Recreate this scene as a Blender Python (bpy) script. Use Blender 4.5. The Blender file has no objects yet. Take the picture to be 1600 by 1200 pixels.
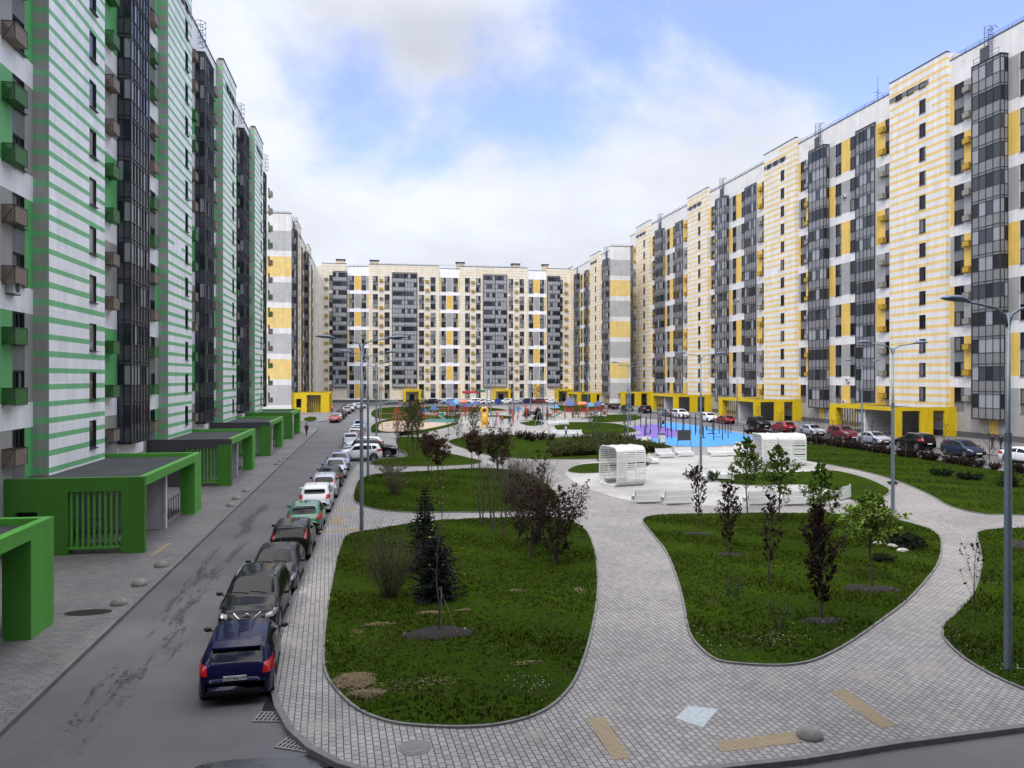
import bpy, bmesh, math, random
import numpy as np
from mathutils import Vector, Matrix
from mathutils.bvhtree import BVHTree
R = math.radians
rnd = random.Random(7)
C = bpy.context.scene.collection
scn = bpy.context.scene

# ------------------------------------------------------------------ camera
EYE = 8.0; F_PX = 1250.0; YAW = R(9.9); HOR = 590.0
cam = bpy.data.objects.new('camera', bpy.data.cameras.new('camera')); C.objects.link(cam)
cam.location = (0, 0, EYE); cam.rotation_euler = (R(90), 0, -YAW)
cam.data.sensor_width = 36; cam.data.lens = F_PX / 1600 * 36; cam.data.shift_y = -10 / 1600
cam.data.clip_start = .1; cam.data.clip_end = 5000
scn.camera = cam
cs, sn = math.cos(YAW), math.sin(YAW)
def G(u, v, z=0.0):
    """pixel of the photograph -> the point at height z seen there"""
    d = F_PX * (EYE - z) / (v - HOR); x = (u - 800) / F_PX * d
    return Vector((x * cs + d * sn, d * cs - x * sn, z))
def XB(u, Y):
    t = (u - 800) / F_PX
    return Y * (sn + t * cs) / (cs - t * sn)

# ------------------------------------------------------------------ view, sun, sky
scn.view_settings.view_transform = 'Standard'; scn.view_settings.look = 'None'
scn.view_settings.gamma = 1; scn.view_settings.exposure = 0.2
scn.cycles.max_bounces = 6; scn.cycles.transparent_max_bounces = 12
SUN_EL, SUN_AZ = R(52), R(218)          # azimuth clockwise from +Y: behind the camera, to the left
sd = Vector((math.sin(SUN_AZ) * math.cos(SUN_EL), math.cos(SUN_AZ) * math.cos(SUN_EL), math.sin(SUN_EL)))
sun = bpy.data.objects.new('sun', bpy.data.lights.new('sun', 'SUN')); C.objects.link(sun)
sun.data.energy = 1.5; sun.data.angle = R(8); sun.data.color = (1, .93, .83)
sun.rotation_euler = (-sd).to_track_quat('-Z', 'Y').to_euler()
W = bpy.data.worlds.new('World'); scn.world = W; W.use_nodes = True
nt = W.node_tree; nt.nodes.clear()
def wn(t, **k):
    n = nt.nodes.new(t)
    for a, b in k.items(): setattr(n, a, b)
    return n
out = wn('ShaderNodeOutputWorld'); bg = wn('ShaderNodeBackground'); nt.links.new(bg.outputs[0], out.inputs[0])
sky = wn('ShaderNodeTexSky', sky_type='NISHITA', sun_disc=False, sun_elevation=SUN_EL, sun_rotation=SUN_AZ)
tc = wn('ShaderNodeTexCoord'); sep = wn('ShaderNodeSeparateXYZ'); nt.links.new(tc.outputs['Generated'], sep.inputs[0])
def wm(op, a, b=None, c=None):
    n = wn('ShaderNodeMath', operation=op)
    for i, q in enumerate((a, b, c)):
        if q is None: continue
        if isinstance(q, (int, float)): n.inputs[i].default_value = q
        else: nt.links.new(q, n.inputs[i])
    return n.outputs[0]
zz = wm('ADD', wm('MAXIMUM', sep.outputs[2], 0), .42)
px, py = wm('DIVIDE', sep.outputs[0], zz), wm('DIVIDE', sep.outputs[1], zz)
cmb = wn('ShaderNodeCombineXYZ'); nt.links.new(px, cmb.inputs[0]); nt.links.new(py, cmb.inputs[1])
OFF = (17, 11, 0)
def wnoise(scale, detail, off, rough=.55, dist=0.0):
    mp = wn('ShaderNodeMapping'); mp.inputs[1].default_value = off; nt.links.new(cmb.outputs[0], mp.inputs[0])
    n = wn('ShaderNodeTexNoise'); n.inputs['Scale'].default_value = scale; n.inputs['Detail'].default_value = detail
    n.inputs['Roughness'].default_value = rough; n.inputs['Distortion'].default_value = dist
    nt.links.new(mp.outputs[0], n.inputs[0]); return n.outputs[0]
def wrange(x, a, b, c, d):
    n = wn('ShaderNodeMapRange', interpolation_type='SMOOTHSTEP')
    nt.links.new(x, n.inputs[0])
    for i, q in enumerate((a, b, c, d)): n.inputs[i + 1].default_value = q
    return n.outputs[0]
big = wnoise(1.55, 9, OFF, .56, .25)
# one heavy grey cloud high over the middle of the court
gdir = Vector((0, 0, 0)); _x, _d, _z = (600 - 800) / F_PX, 1, (HOR + 185) / F_PX; gdir = Vector((_x * cs + _d * sn, _d * cs - _x * sn, _z)).normalized()
gd_ = wn('ShaderNodeVectorMath', operation='DOT_PRODUCT'); _n = wn('ShaderNodeVectorMath', operation='NORMALIZE'); nt.links.new(tc.outputs['Generated'], _n.inputs[0]); nt.links.new(_n.outputs[0], gd_.inputs[0]); gd_.inputs[1].default_value = gdir
gmask = wrange(wm('ADD', gd_.outputs['Value'], wm('MULTIPLY', wm('SUBTRACT', wnoise(2.2, 6, (9, 3, 0)), .5), .06)), .970, .997, 0, .62)
low = wrange(sep.outputs[2], .04, .34, .30, 0)             # cloud bank low over the roofs
cover = wrange(wm('ADD', wm('ADD', big, low), wm('MULTIPLY', gmask, .25)), .43, .60, .17, 1.0)
grey = wrange(wnoise(.7, 6, (-2.2, 6.3, 0), .55), .55, .8, 0, .8)
def wmix(f, a, b):
    n = wn('ShaderNodeMix', data_type='RGBA')
    for q, s in ((f, 0), (a, 6), (b, 7)):
        if isinstance(q, (int, float)): n.inputs[s].default_value = q
        elif isinstance(q, tuple): n.inputs[s].default_value = (*q, 1)
        else: nt.links.new(q, n.inputs[s])
    return n.outputs[2]
SKYK = .13
skm = wn('ShaderNodeVectorMath', operation='MULTIPLY'); nt.links.new(sky.outputs[0], skm.inputs[0]); skm.inputs[1].default_value = (1.45, 1.45, 2.0)
cl = wmix(wm('MAXIMUM', grey, gmask), (.80 / SKYK, .84 / SKYK, .93 / SKYK), (.50 / SKYK, .53 / SKYK, .62 / SKYK))
soft = wrange(wnoise(2.6, 5, (1, 2, 0)), .3, .7, .86, 1.04)
clm = wn('ShaderNodeVectorMath', operation='SCALE'); nt.links.new(cl, clm.inputs[0]); nt.links.new(soft, clm.inputs[3])
dk_ = wnoise(3.6, 8, (4, 4, 0), .6)
deck = wmix(wrange(dk_, .45, .54, 0, 1), (.10 / SKYK, .14 / SKYK, .28 / SKYK), (1.38 / SKYK, 1.34 / SKYK, 1.30 / SKYK))
# added glow out of view, overhead and around the sun, to light the facades
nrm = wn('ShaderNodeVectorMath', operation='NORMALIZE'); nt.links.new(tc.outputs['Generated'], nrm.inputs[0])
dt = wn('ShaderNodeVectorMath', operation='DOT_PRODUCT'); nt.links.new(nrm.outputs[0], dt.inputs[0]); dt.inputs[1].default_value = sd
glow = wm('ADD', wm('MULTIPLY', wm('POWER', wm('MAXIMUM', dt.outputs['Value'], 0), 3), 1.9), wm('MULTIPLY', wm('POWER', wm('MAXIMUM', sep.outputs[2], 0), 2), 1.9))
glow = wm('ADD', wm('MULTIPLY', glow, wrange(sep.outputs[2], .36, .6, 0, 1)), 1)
fin = wn('ShaderNodeVectorMath', operation='SCALE'); high = wrange(sep.outputs[2], .40, .60, 0, .92)          # added cloud deck above the frame, for neutral fill light and car reflections
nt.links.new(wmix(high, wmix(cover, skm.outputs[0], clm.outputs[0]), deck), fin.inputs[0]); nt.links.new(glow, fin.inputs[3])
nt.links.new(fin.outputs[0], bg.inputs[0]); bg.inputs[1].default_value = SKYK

# ------------------------------------------------------------------ materials
MATS = {}
class NB:
    def __init__(s, name):
        s.m = bpy.data.materials.new(name); s.m.use_nodes = True; s.t = s.m.node_tree
        s.b = s.t.nodes['Principled BSDF']; MATS[name] = s.m
    def n(s, t, **k):
        n = s.t.nodes.new(t)
        for a, b in k.items(): setattr(n, a, b)
        return n
    def l(s, a, b): s.t.links.new(a, b)
    def math(s, op, a, b=None):
        n = s.n('ShaderNodeMath', operation=op)
        for i, q in enumerate((a, b)):
            if q is None: continue
            if isinstance(q, (int, float)): n.inputs[i].default_value = q
            else: s.l(q, n.inputs[i])
        return n.outputs[0]
    def mix(s, f, a, b, bt='MIX'):
        n = s.n('ShaderNodeMix', data_type='RGBA', blend_type=bt)
        for q, i in ((f, 0), (a, 6), (b, 7)):
            if isinstance(q, (int, float)): n.inputs[i].default_value = q
            elif isinstance(q, tuple): n.inputs[i].default_value = (*q, 1)
            else: s.l(q, n.inputs[i])
        return n.outputs[2]
    def noise(s, scale, detail=4, rough=.6, vec=None, dist=0):
        n = s.n('ShaderNodeTexNoise'); n.inputs['Scale'].default_value = scale; n.inputs['Detail'].default_value = detail
        n.inputs['Roughness'].default_value = rough; n.inputs['Distortion'].default_value = dist
        s.l(vec if vec is not None else s.pos(), n.inputs[0]); return n.outputs[0]
    def pos(s):
        if not hasattr(s, 'g'): s.g = s.n('ShaderNodeNewGeometry')
        return s.g.outputs['Position']
    def rng(s, x, a, b, c=0, d=1):
        n = s.n('ShaderNodeMapRange'); s.l(x, n.inputs[0])
        for i, q in enumerate((a, b, c, d)): n.inputs[i + 1].default_value = q
        return n.outputs[0]
    def set(s, color=None, rough=None, metal=None, spec=None):
        if color is not None:
            if isinstance(color, tuple): s.b.inputs['Base Color'].default_value = (*color, 1)
            else: s.l(color, s.b.inputs['Base Color'])
        if rough is not None:
            if isinstance(rough, (int, float)): s.b.inputs['Roughness'].default_value = rough
            else: s.l(rough, s.b.inputs['Roughness'])
        if metal is not None: s.b.inputs['Metallic'].default_value = metal
        if spec is not None: s.b.inputs['Specular IOR Level'].default_value = spec
        return s
    def bump(s, h, strength=.3, dist=.02):
        n = s.n('ShaderNodeBump'); n.inputs['Strength'].default_value = strength; n.inputs['Distance'].default_value = dist
        s.l(h, n.inputs['Height']); s.l(n.outputs[0], s.b.inputs['Normal'])
def simple(name, col, rough=.6, metal=0, var=.12, scale=3.0, spec=None):
    q = NB(name); f = q.rng(q.noise(scale), .3, .7, 1 - var, 1 + var)
    c = q.n('ShaderNodeVectorMath', operation='SCALE'); c.inputs[0].default_value = col; q.l(f, c.inputs[3])
    q.set(c.outputs[0], rough, metal, spec); return q.m
def panel(name, col, var=.05):
    """clad panels: faint tone from panel to panel, thin dark joints, weather streaks"""
    q = NB(name); g = q.pos(); sp = q.n('ShaderNodeSeparateXYZ'); q.l(g, sp.inputs[0])
    h = q.math('ADD', sp.outputs[0], sp.outputs[1])
    ch, cz = q.math('DIVIDE', h, 1.24), q.math('DIVIDE', sp.outputs[2], 1.12)
    jh = q.math('LESS_THAN', q.math('FRACT', ch), .022); jz = q.math('LESS_THAN', q.math('FRACT', cz), .022)
    j = q.math('MAXIMUM', jh, jz)
    cc = q.n('ShaderNodeCombineXYZ'); q.l(q.math('FLOOR', ch), cc.inputs[0]); q.l(q.math('FLOOR', cz), cc.inputs[1])
    w = q.n('ShaderNodeTexWhiteNoise'); q.l(cc.outputs[0], w.inputs[0])
    mp = q.n('ShaderNodeMapping'); mp.inputs[3].default_value = (1.1, 1.1, .12); q.l(g, mp.inputs[0])
    st = q.noise(1.2, 5, .65, mp.outputs[0])
    f = q.math('MULTIPLY', q.rng(w.outputs[0], 0, 1, 1 - var, 1 + var), q.rng(st, .3, .75, 1.06, .84))
    f = q.math('MULTIPLY', f, q.math('SUBTRACT', 1, q.math('MULTIPLY', j, .16)))
    c = q.n('ShaderNodeVectorMath', operation='SCALE'); c.inputs[0].default_value = col; q.l(f, c.inputs[3])
    q.set(c.outputs[0], .5, spec=.35); return q.m
panel('panel_white', (.72, .705, .67)); panel('panel_grey', (.34, .335, .315)); panel('panel_dark', (.165, .168, .172))
panel('panel_yellow', (.74, .49, .11)); panel('stripe_yellow', (.78, .56, .20)); panel('stripe_pale', (.70, .57, .33))
panel('panel_green', (.12, .45, .15)); panel('stripe_green', (.17, .50, .23)); panel('panel_cool', (.88, .885, .905))
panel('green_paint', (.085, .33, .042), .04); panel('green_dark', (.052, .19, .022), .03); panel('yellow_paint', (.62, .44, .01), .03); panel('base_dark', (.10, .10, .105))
panel('panel_cream', (.74, .70, .60)); panel('canopy_grey', (.055, .057, .06))
simple('frame_dark', (.018, .020, .024), .45); simple('frame_rail', (.05, .07, .13), .4, .6)
simple('roof_felt', (.035, .037, .042), .85, 0, .35, .5); simple('white_paint', (.58, .59, .58), .45, 0, .06)
simple('concrete', (.20, .195, .18), .85, 0, .25, 6); simple('kerb', (.13, .13, .13), .8, 0, .25, 4); simple('kerb_pale', (.15, .15, .145), .8, 0, .2, 4)
simple('lamp_grey', (.16, .20, .23), .35, .5, .08); simple('lamp_head', (.12, .16, .24), .35, .3, .05)
simple('black_plastic', (.012, .012, .013), .5); simple('tyre', (.014, .014, .014), .8); simple('rim', (.45, .46, .48), .3, .9)
simple('chrome', (.65, .66, .68), .18, 1); simple('skin', (.45, .27, .19), .6); simple('steel_dark', (.03, .032, .036), .4, .4)
simple('steel', (.35, .36, .37), .4, .8); simple('soil', (.009, .006, .005), .95, 0, .5, 9); simple('cut_grass', (.15, .115, .065), .95, 0, .6, 16)
simple('bark', (.045, .035, .028), .9, 0, .3, 14); simple('bark_pale', (.13, .105, .085), .9, 0, .3, 10); simple('stone_pale', (.38, .37, .34), .85, 0, .3, 7)
simple('toy_orange', (.60, .17, .09), .5); simple('toy_blue', (.015, .055, .20), .4); simple('toy_red', (.5, .03, .03), .45)
simple('toy_yellow', (.75, .38, .03), .5); simple('toy_cyan', (.07, .24, .42), .5); simple('toy_wood', (.28, .12, .05), .6); simple('toy_green', (.05, .2, .13), .5)
simple('ac_white', (.62, .62, .60), .5)
panel('panel_greyband', (.44, .44, .42)); panel('panel_yellowband', (.74, .55, .20))
def basket(name, col):
    q = NB(name); q.set(q.mix(q.rng(q.noise(5), .35, .65), tuple(c * .75 for c in col), col), .6)
    tr = q.n('ShaderNodeBsdfTransparent'); mx = q.n('ShaderNodeMixShader'); mx.inputs[0].default_value = .80
    o = q.t.nodes['Material Output']; q.l(tr.outputs[0], mx.inputs[1]); q.l(q.b.outputs[0], mx.inputs[2]); q.l(mx.outputs[0], o.inputs[0])
basket('basket_brown', (.27, .21, .16)); basket('basket_green', (.06, .20, .05)); basket('basket_yellow', (.60, .37, .03)); basket('basket_beige', (.36, .33, .27))
def glass(name, dark, lite, share, rough=.06):
    q = NB(name); g = q.n('ShaderNodeNewGeometry'); q.g = g
    oi = q.n('ShaderNodeObjectInfo')
    r = q.math('FRACT', q.math('ADD', g.outputs['Random Per Island'], q.math('MULTIPLY', oi.outputs['Random'], 7.31)))
    c = q.n('ShaderNodeValToRGB'); q.l(r, c.inputs[0]); e = c.color_ramp.elements; c.color_ramp.interpolation = 'CONSTANT'
    e[0].color = (*dark, 1); e[1].position = 1 - share; e[1].color = (*lite, 1)
    n2 = c.color_ramp.elements.new((1 - share) * .6); n2.color = (*(a * 2.2 + .012 for a in dark), 1)
    q.set(c.outputs[0], rough, 0, .32)
    q.b.inputs['IOR'].default_value = 1.5
glass('pane', (.008, .009, .012), (.15, .15, .145), .20); glass('pane_curtained', (.014, .016, .02), (.26, .26, .25), .42); glass('loggia_glass', (.02, .024, .03), (.30, .31, .33), .30)
simple('loggia_panel', (.34, .35, .37), .25, 0, .08, .8, .5); simple('loggia_panel_mid', (.20, .205, .21), .22, 0, .08, .8, .5); simple('loggia_panel_dark', (.085, .09, .105), .22, 0, .2, .8, .5)
simple('interior_dark', (.008, .008, .009), .8)

# asphalt: worn tone, damp streaks along the kerbs, fine grain
q = NB('asphalt'); sp = q.n('ShaderNodeSeparateXYZ'); q.l(q.pos(), sp.inputs[0])
mp = q.n('ShaderNodeMapping'); mp.inputs[3].default_value = (1, .16, 1); q.l(q.pos(), mp.inputs[0])
st = q.math('ADD', q.noise(.8, 10, .72, mp.outputs[0]), q.rng(q.noise(6, 8, .8), .3, .7, -.10, .10))
band = q.math('ABSOLUTE', q.math('SUBTRACT', sp.outputs[0], -6.6)); band = q.rng(band, .3, 2.6, .16, -.25)
near = q.rng(sp.outputs[1], 40, 75, .0, -.15)
wet = q.rng(q.math('ADD', q.math('ADD', st, band), near), .652, .672)
base = q.mix(q.rng(q.noise(.25, 5), .3, .7), (.080, .079, .083), (.118, .115, .119))
grain = q.rng(q.noise(70, 2), .3, .7, .82, 1.18)
v = q.n('ShaderNodeVectorMath', operation='SCALE'); q.l(base, v.inputs[0]); q.l(grain, v.inputs[3])
q.set(q.mix(wet, v.outputs[0], (.018, .018, .020)), q.rng(wet, 0, 1, .85, .5)); q.bump(q.noise(90, 3), .25, .01)
def paving(name, c1, c2, joint, bw, rh, rot=0, tint=None, mort=.012, wetness=False):
    q = NB(name); mp = q.n('ShaderNodeMapping'); mp.inputs[2].default_value = (0, 0, R(rot)); q.l(q.pos(), mp.inputs[0])
    b = q.n('ShaderNodeTexBrick'); b.offset = .5; b.inputs['Scale'].default_value = 1; b.inputs['Brick Width'].default_value = bw
    b.inputs['Row Height'].default_value = rh; b.inputs['Mortar Size'].default_value = mort; b.inputs['Mortar Smooth'].default_value = .3
    b.inputs['Color1'].default_value = (*c1, 1); b.inputs['Color2'].default_value = (*c2, 1); b.inputs['Mortar'].default_value = (*joint, 1)
    b.inputs['Bias'].default_value = 0; q.l(mp.outputs[0], b.inputs[0])
    n = q.rng(q.noise(.22, 6, .6), .32, .68, .80, 1.16); n2 = q.rng(q.noise(7, 4, .7), .3, .75, 1.06, .9)
    v = q.n('ShaderNodeVectorMath', operation='SCALE'); q.l(b.outputs[0], v.inputs[0]); q.l(q.math('MULTIPLY', n, n2), v.inputs[3])
    col = v.outputs[0]
    if tint: col = q.mix(q.rng(q.noise(.5, 5, .7), .56, .66, 0, .55), col, tint)
    q.set(col, .78); q.bump(b.outputs['Fac'], -.08, .006); return q.m
paving('pavers', (.21, .202, .194), (.295, .281, .264), (.018, .018, .019), .21, .155, 87.0, (.27, .245, .205), .0125)
paving('pavers_band', (.40, .34, .25), (.46, .40, .30), (.08, .07, .06), .22, .155, 87.4, None, .011)
paving('pavers_light', (.33, .32, .30), (.40, .39, .365), (.20, .195, .185), .3, .3, 20, None, .02)
paving('pavers_walk', (.13, .125, .125), (.185, .175, .17), (.055, .055, .055), .34, .17, 0, (.17, .14, .12), .012)
paving('tactile', (.30, .23, .135), (.35, .27, .16), (.14, .105, .065), .16, .055, 0, None, .012)
q = NB('lawn')
n1, n2, n3 = q.noise(.16, 5), q.noise(1.6, 6, .7), q.noise(22, 3, .7)
c = q.mix(q.rng(n1, .36, .62), (.024, .046, .003), (.052, .088, .004)); c = q.mix(q.rng(n2, .42, .66), c, (.040, .040, .013)); c = q.mix(q.rng(q.noise(.33, 5, .6, None, .5), .52, .68, 0, .75), c, (.030, .028, .012))
c = q.mix(q.rng(n3, .35, .7), (.012, .028, .004), c)
dead = q.rng(q.noise(.62, 5, .72, None, .4), .665, .70); c = q.mix(dead, c, (.11, .085, .045))
q.set(c, 1.0, spec=0); q.bump(n3, .35, .04)
def leafm(name, a, b, trans=.0):
    q = NB(name); g = q.n('ShaderNodeNewGeometry'); q.g = g; oi = q.n('ShaderNodeObjectInfo')
    f = q.math('FRACT', q.math('ADD', g.outputs['Random Per Island'], oi.outputs['Random']))
    q.set(q.mix(f, a, b), .8, spec=.06)
leafm('grass_blade', (.012, .026, .002), (.055, .082, .006)); leafm('leaf_green', (.035, .075, .010), (.10, .16, .030)); leafm('leaf_fresh', (.10, .17, .025), (.19, .27, .055))
leafm('leaf_purple', (.011, .007, .006), (.038, .021, .019)); leafm('leaf_maroon', (.026, .016, .010), (.075, .045, .028)); leafm('leaf_olive', (.035, .042, .012), (.085, .095, .03))
leafm('needle_blue', (.003, .006, .006), (.018, .028, .028)); leafm('needle_dark', (.006, .012, .006), (.02, .032, .016)); leafm('cut_straw', (.13, .10, .055), (.26, .20, .12)); leafm('petal', (.55, .56, .55), (.75, .76, .76)); leafm('leaf_dark', (.02, .045, .015), (.05, .09, .03))
q = NB('sport_floor'); q.set(q.mix(q.rng(q.noise(1.5), .3, .7), (.028, .20, .48), (.04, .24, .54)), .75)
q = NB('sport_purple'); q.set(q.mix(q.rng(q.noise(1.5), .3, .7), (.12, .065, .30), (.155, .09, .35)), .75)
simple('sand', (.36, .28, .20), .95, 0, .15, 2); simple('teal_floor', (.04, .15, .13), .8); simple('pale_floor', (.25, .24, .225), .85, 0, .15, .6)
q = NB('puddle'); q.set((.03, .032, .036), q.rng(q.noise(3), .4, .7, .10, .45), 0, .5)
simple('light_red', (.40, .008, .012), .15, 0, .1, 3, .6); simple('light_clear', (.20, .21, .23), .15, .2, .2, 12, .5); simple('plate_white', (.62, .63, .62), .5, 0, .05)
simple('sign_blue', (.02, .07, .32), .5); simple('sign_red', (.5, .03, .05), .5)
q = NB('car_glass'); q.set((.006, .008, .010), .03, 0, .16)
def paint(name, col, metal=.25):
    q = NB(name); d = q.rng(q.noise(2.5, 5), .4, .75, 0, .25)
    q.set(q.mix(d, col, tuple(c * .95 + .002 for c in col)), .4, metal, .05); q.b.inputs['Coat Weight'].default_value = (.42 if max(col) < .1 else .8); q.b.inputs['Coat Roughness'].default_value = .04
    return q.m
for n_, c_ in dict(blue=(.0015, .002, .030), black=(.003, .003, .0035), charcoal=(.010, .010, .013), green=(.045, .16, .105), white=(.68, .69, .70), silver=(.36, .39, .45),
                   grey=(.16, .18, .22), red=(.26, .012, .02), maroon=(.17, .02, .035), navy=(.018, .026, .06), beige=(.36, .35, .31), lightblue=(.25, .33, .50), greyblue=(.20, .24, .36)).items():
    paint('paint_' + n_, c_, 0 if n_ in ('white', 'beige', 'black', 'charcoal', 'blue', 'navy') else .3)

# ------------------------------------------------------------------ mesh helpers
class MB:
    def __init__(s): s.v = []; s.f = []; s.m = []
    def quad(s, a, b, c, d, m=0):
        i = len(s.v); s.v += [a, b, c, d]; s.f.append((i, i + 1, i + 2, i + 3)); s.m.append(m)
    def tri(s, a, b, c, m=0):
        i = len(s.v); s.v += [a, b, c]; s.f.append((i, i + 1, i + 2)); s.m.append(m)
    def box(s, x0, x1, y0, y1, z0, z1, m=0, skip=''):
        i = len(s.v); s.v += [(x, y, z) for z in (z0, z1) for y in (y0, y1) for x in (x0, x1)]
        fs = dict(b=(0, 2, 3, 1), t=(4, 5, 7, 6), s=(0, 1, 5, 4), n=(2, 6, 7, 3), w=(0, 4, 6, 2), e=(1, 3, 7, 5))
        for k, f in fs.items():
            if k in skip: continue
            s.f.append(tuple(i + j for j in f)); s.m.append(m)
    def tube(s, pts, rads, n=6, m=0, cap=True):
        pts = [Vector(p) for p in pts]
        if isinstance(rads, (int, float)): rads = [rads] * len(pts)
        st = len(s.v); up = None
        for k, p in enumerate(pts):
            t = (pts[min(k + 1, len(pts) - 1)] - pts[max(k - 1, 0)])
            if t.length < 1e-9: t = Vector((0, 0, 1))
            t.normalize()
            if up is None: up = t.orthogonal().normalized()
            a = (up - t * up.dot(t))
            a = a.normalized() if a.length > 1e-6 else t.orthogonal().normalized(); up = a; b = t.cross(a)
            for j in range(n):
                an = 2 * math.pi * j / n; s.v.append(tuple(p + (a * math.cos(an) + b * math.sin(an)) * rads[k]))
        for k in range(len(pts) - 1):
            for j in range(n):
                a0 = st + k * n + j; a1 = st + k * n + (j + 1) % n
                s.f.append((a0, a1, a1 + n, a0 + n)); s.m.append(m)
        if cap:
            s.f.append(tuple(st + j for j in range(n))[::-1]); s.m.append(m)
            e = st + (len(pts) - 1) * n; s.f.append(tuple(e + j for j in range(n))); s.m.append(m)
    def ell(s, c, r, nu=12, nv=8, m=0, zmin=-1):
        st = len(s.v)
        for i in range(nv + 1):
            ph = -math.pi / 2 + math.pi * i / nv; zz = max(math.sin(ph), zmin)
            for j in range(nu):
                th = 2 * math.pi * j / nu
                s.v.append((c[0] + r[0] * math.cos(ph) * math.cos(th), c[1] + r[1] * math.cos(ph) * math.sin(th), c[2] + r[2] * zz))
        for i in range(nv):
            for j in range(nu):
                a = st + i * nu + j; b = st + i * nu + (j + 1) % nu; s.f.append((a, b, b + nu, a + nu)); s.m.append(m)
    def poly(s, pts, m=0):
        i = len(s.v); s.v += [tuple(p) for p in pts]; s.f.append(tuple(range(i, i + len(pts)))); s.m.append(m)
    def prism(s, pts, z0, z1, m=0, ms=None, bottom=False):
        """pts: 2D outline, counter-clockwise"""
        n = len(pts); i = len(s.v)
        s.v += [(p[0], p[1], z0) for p in pts] + [(p[0], p[1], z1) for p in pts]
        s.f.append(tuple(i + n + k for k in range(n))); s.m.append(m)
        for k in range(n):
            s.f.append((i + k, i + (k + 1) % n, i + n + (k + 1) % n, i + n + k)); s.m.append(m if ms is None else ms)
        if bottom: s.f.append(tuple(i + k for k in range(n))[::-1]); s.m.append(m)
    def add(s, o, M=None, mo=0):
        i = len(s.v)
        if M is None: s.v += o.v
        else: s.v += [tuple(M @ Vector(p)) for p in o.v]
        s.f += [tuple(j + i for j in f) for f in o.f]; s.m += [k + mo for k in o.m]
    def mesh(s, name, mats, smooth=False):
        me = bpy.data.meshes.new(name); me.from_pydata([tuple(p) for p in s.v], [], s.f)
        if isinstance(mats, str): mats = [mats]
        for k in mats: me.materials.append(MATS[k])
        if len(mats) > 1: me.polygons.foreach_set('material_index', s.m)
        if smooth: me.polygons.foreach_set('use_smooth', [True] * len(s.f))
        me.update(); return me
    def build(s, name, mats, parent=None, smooth=False, loc=None):
        return link(name, s.mesh(name, mats, smooth), parent, loc)
def link(name, data, parent=None, loc=None, rz=0):
    o = bpy.data.objects.new(name, data); C.objects.link(o)
    if parent: o.parent = parent
    if loc is not None: o.location = loc
    if rz: o.rotation_euler.z = rz
    return o
def tag(o, label=None, cat=None, group=None, kind=None):
    if label: o['label'] = label
    if cat: o['category'] = cat
    if group: o['group'] = group
    if kind: o['kind'] = kind
    return o
def thing(name, label, cat, loc=(0, 0, 0), rz=0, group=None):
    o = bpy.data.objects.new(name, None); C.objects.link(o); o.location = loc; o.rotation_euler.z = rz
    o.empty_display_size = .3
    return tag(o, label, cat, group)
def dup(root, loc, rz=0, label=None, group=None, scale=None):
    kids = {}
    for o in root.children: kids[o] = list(o.children)
    r = root.copy(); C.objects.link(r); r.location = loc; r.rotation_euler.z = rz
    if label: r['label'] = label
    if group: r['group'] = group
    if scale: r.scale = (scale,) * 3 if isinstance(scale, (int, float)) else scale
    for ch, gs in kids.items():
        c = ch.copy(); C.objects.link(c); c.parent = r
        for g in gs:
            d = g.copy(); C.objects.link(d); d.parent = c
    return r
def struct(o, kind='structure'): o['kind'] = kind; return o
def smooth_closed(pts, n=6):
    """Catmull-Rom through a closed outline of ground points"""
    P = [Vector((p[0], p[1])) for p in pts]; o = []; L = len(P)
    for i in range(L):
        a, b, c, d = P[i - 1], P[i], P[(i + 1) % L], P[(i + 2) % L]
        for k in range(n):
            t = k / n
            o.append(.5 * ((2 * b) + (c - a) * t + (2 * a - 5 * b + 4 * c - d) * t * t + (3 * b - a - 3 * c + d) * t ** 3))
    ar = sum(o[i].x * o[(i + 1) % len(o)].y - o[(i + 1) % len(o)].x * o[i].y for i in range(len(o)))
    return o if ar > 0 else o[::-1]
def ccw(o):
    o = [Vector((p[0], p[1])) for p in o]
    ar = sum(o[i].x * o[(i + 1) % len(o)].y - o[(i + 1) % len(o)].x * o[i].y for i in range(len(o)))
    return o if ar > 0 else o[::-1]
def inside(p, poly):
    c = False; n = len(poly); j = n - 1
    for i in range(n):
        a, b = poly[i], poly[j]
        if (a.y > p[1]) != (b.y > p[1]) and p[0] < (b.x - a.x) * (p[1] - a.y) / (b.y - a.y) + a.x: c = not c
        j = i
    return c
def ribbon(outline, w, z0, z1, m=0, mb=None):
    """kerb band standing just outside a closed counter-clockwise outline"""
    mb = mb or MB(); n = len(outline); o2 = []
    for i in range(n):
        t = (outline[(i + 1) % n] - outline[i - 1]); t.normalize(); o2.append(outline[i] + Vector((t.y, -t.x)) * w)
    for i in range(n):
        j = (i + 1) % n; a, b, c, d = outline[i], outline[j], o2[j], o2[i]
        mb.quad((a.x, a.y, z1), (d.x, d.y, z1), (c.x, c.y, z1), (b.x, b.y, z1), m)
        mb.quad((d.x, d.y, z0), (c.x, c.y, z0), (c.x, c.y, z1), (d.x, d.y, z1), m)
        mb.quad((a.x, a.y, z1), (b.x, b.y, z1), (b.x, b.y, z0), (a.x, a.y, z0), m)
    return mb
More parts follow.
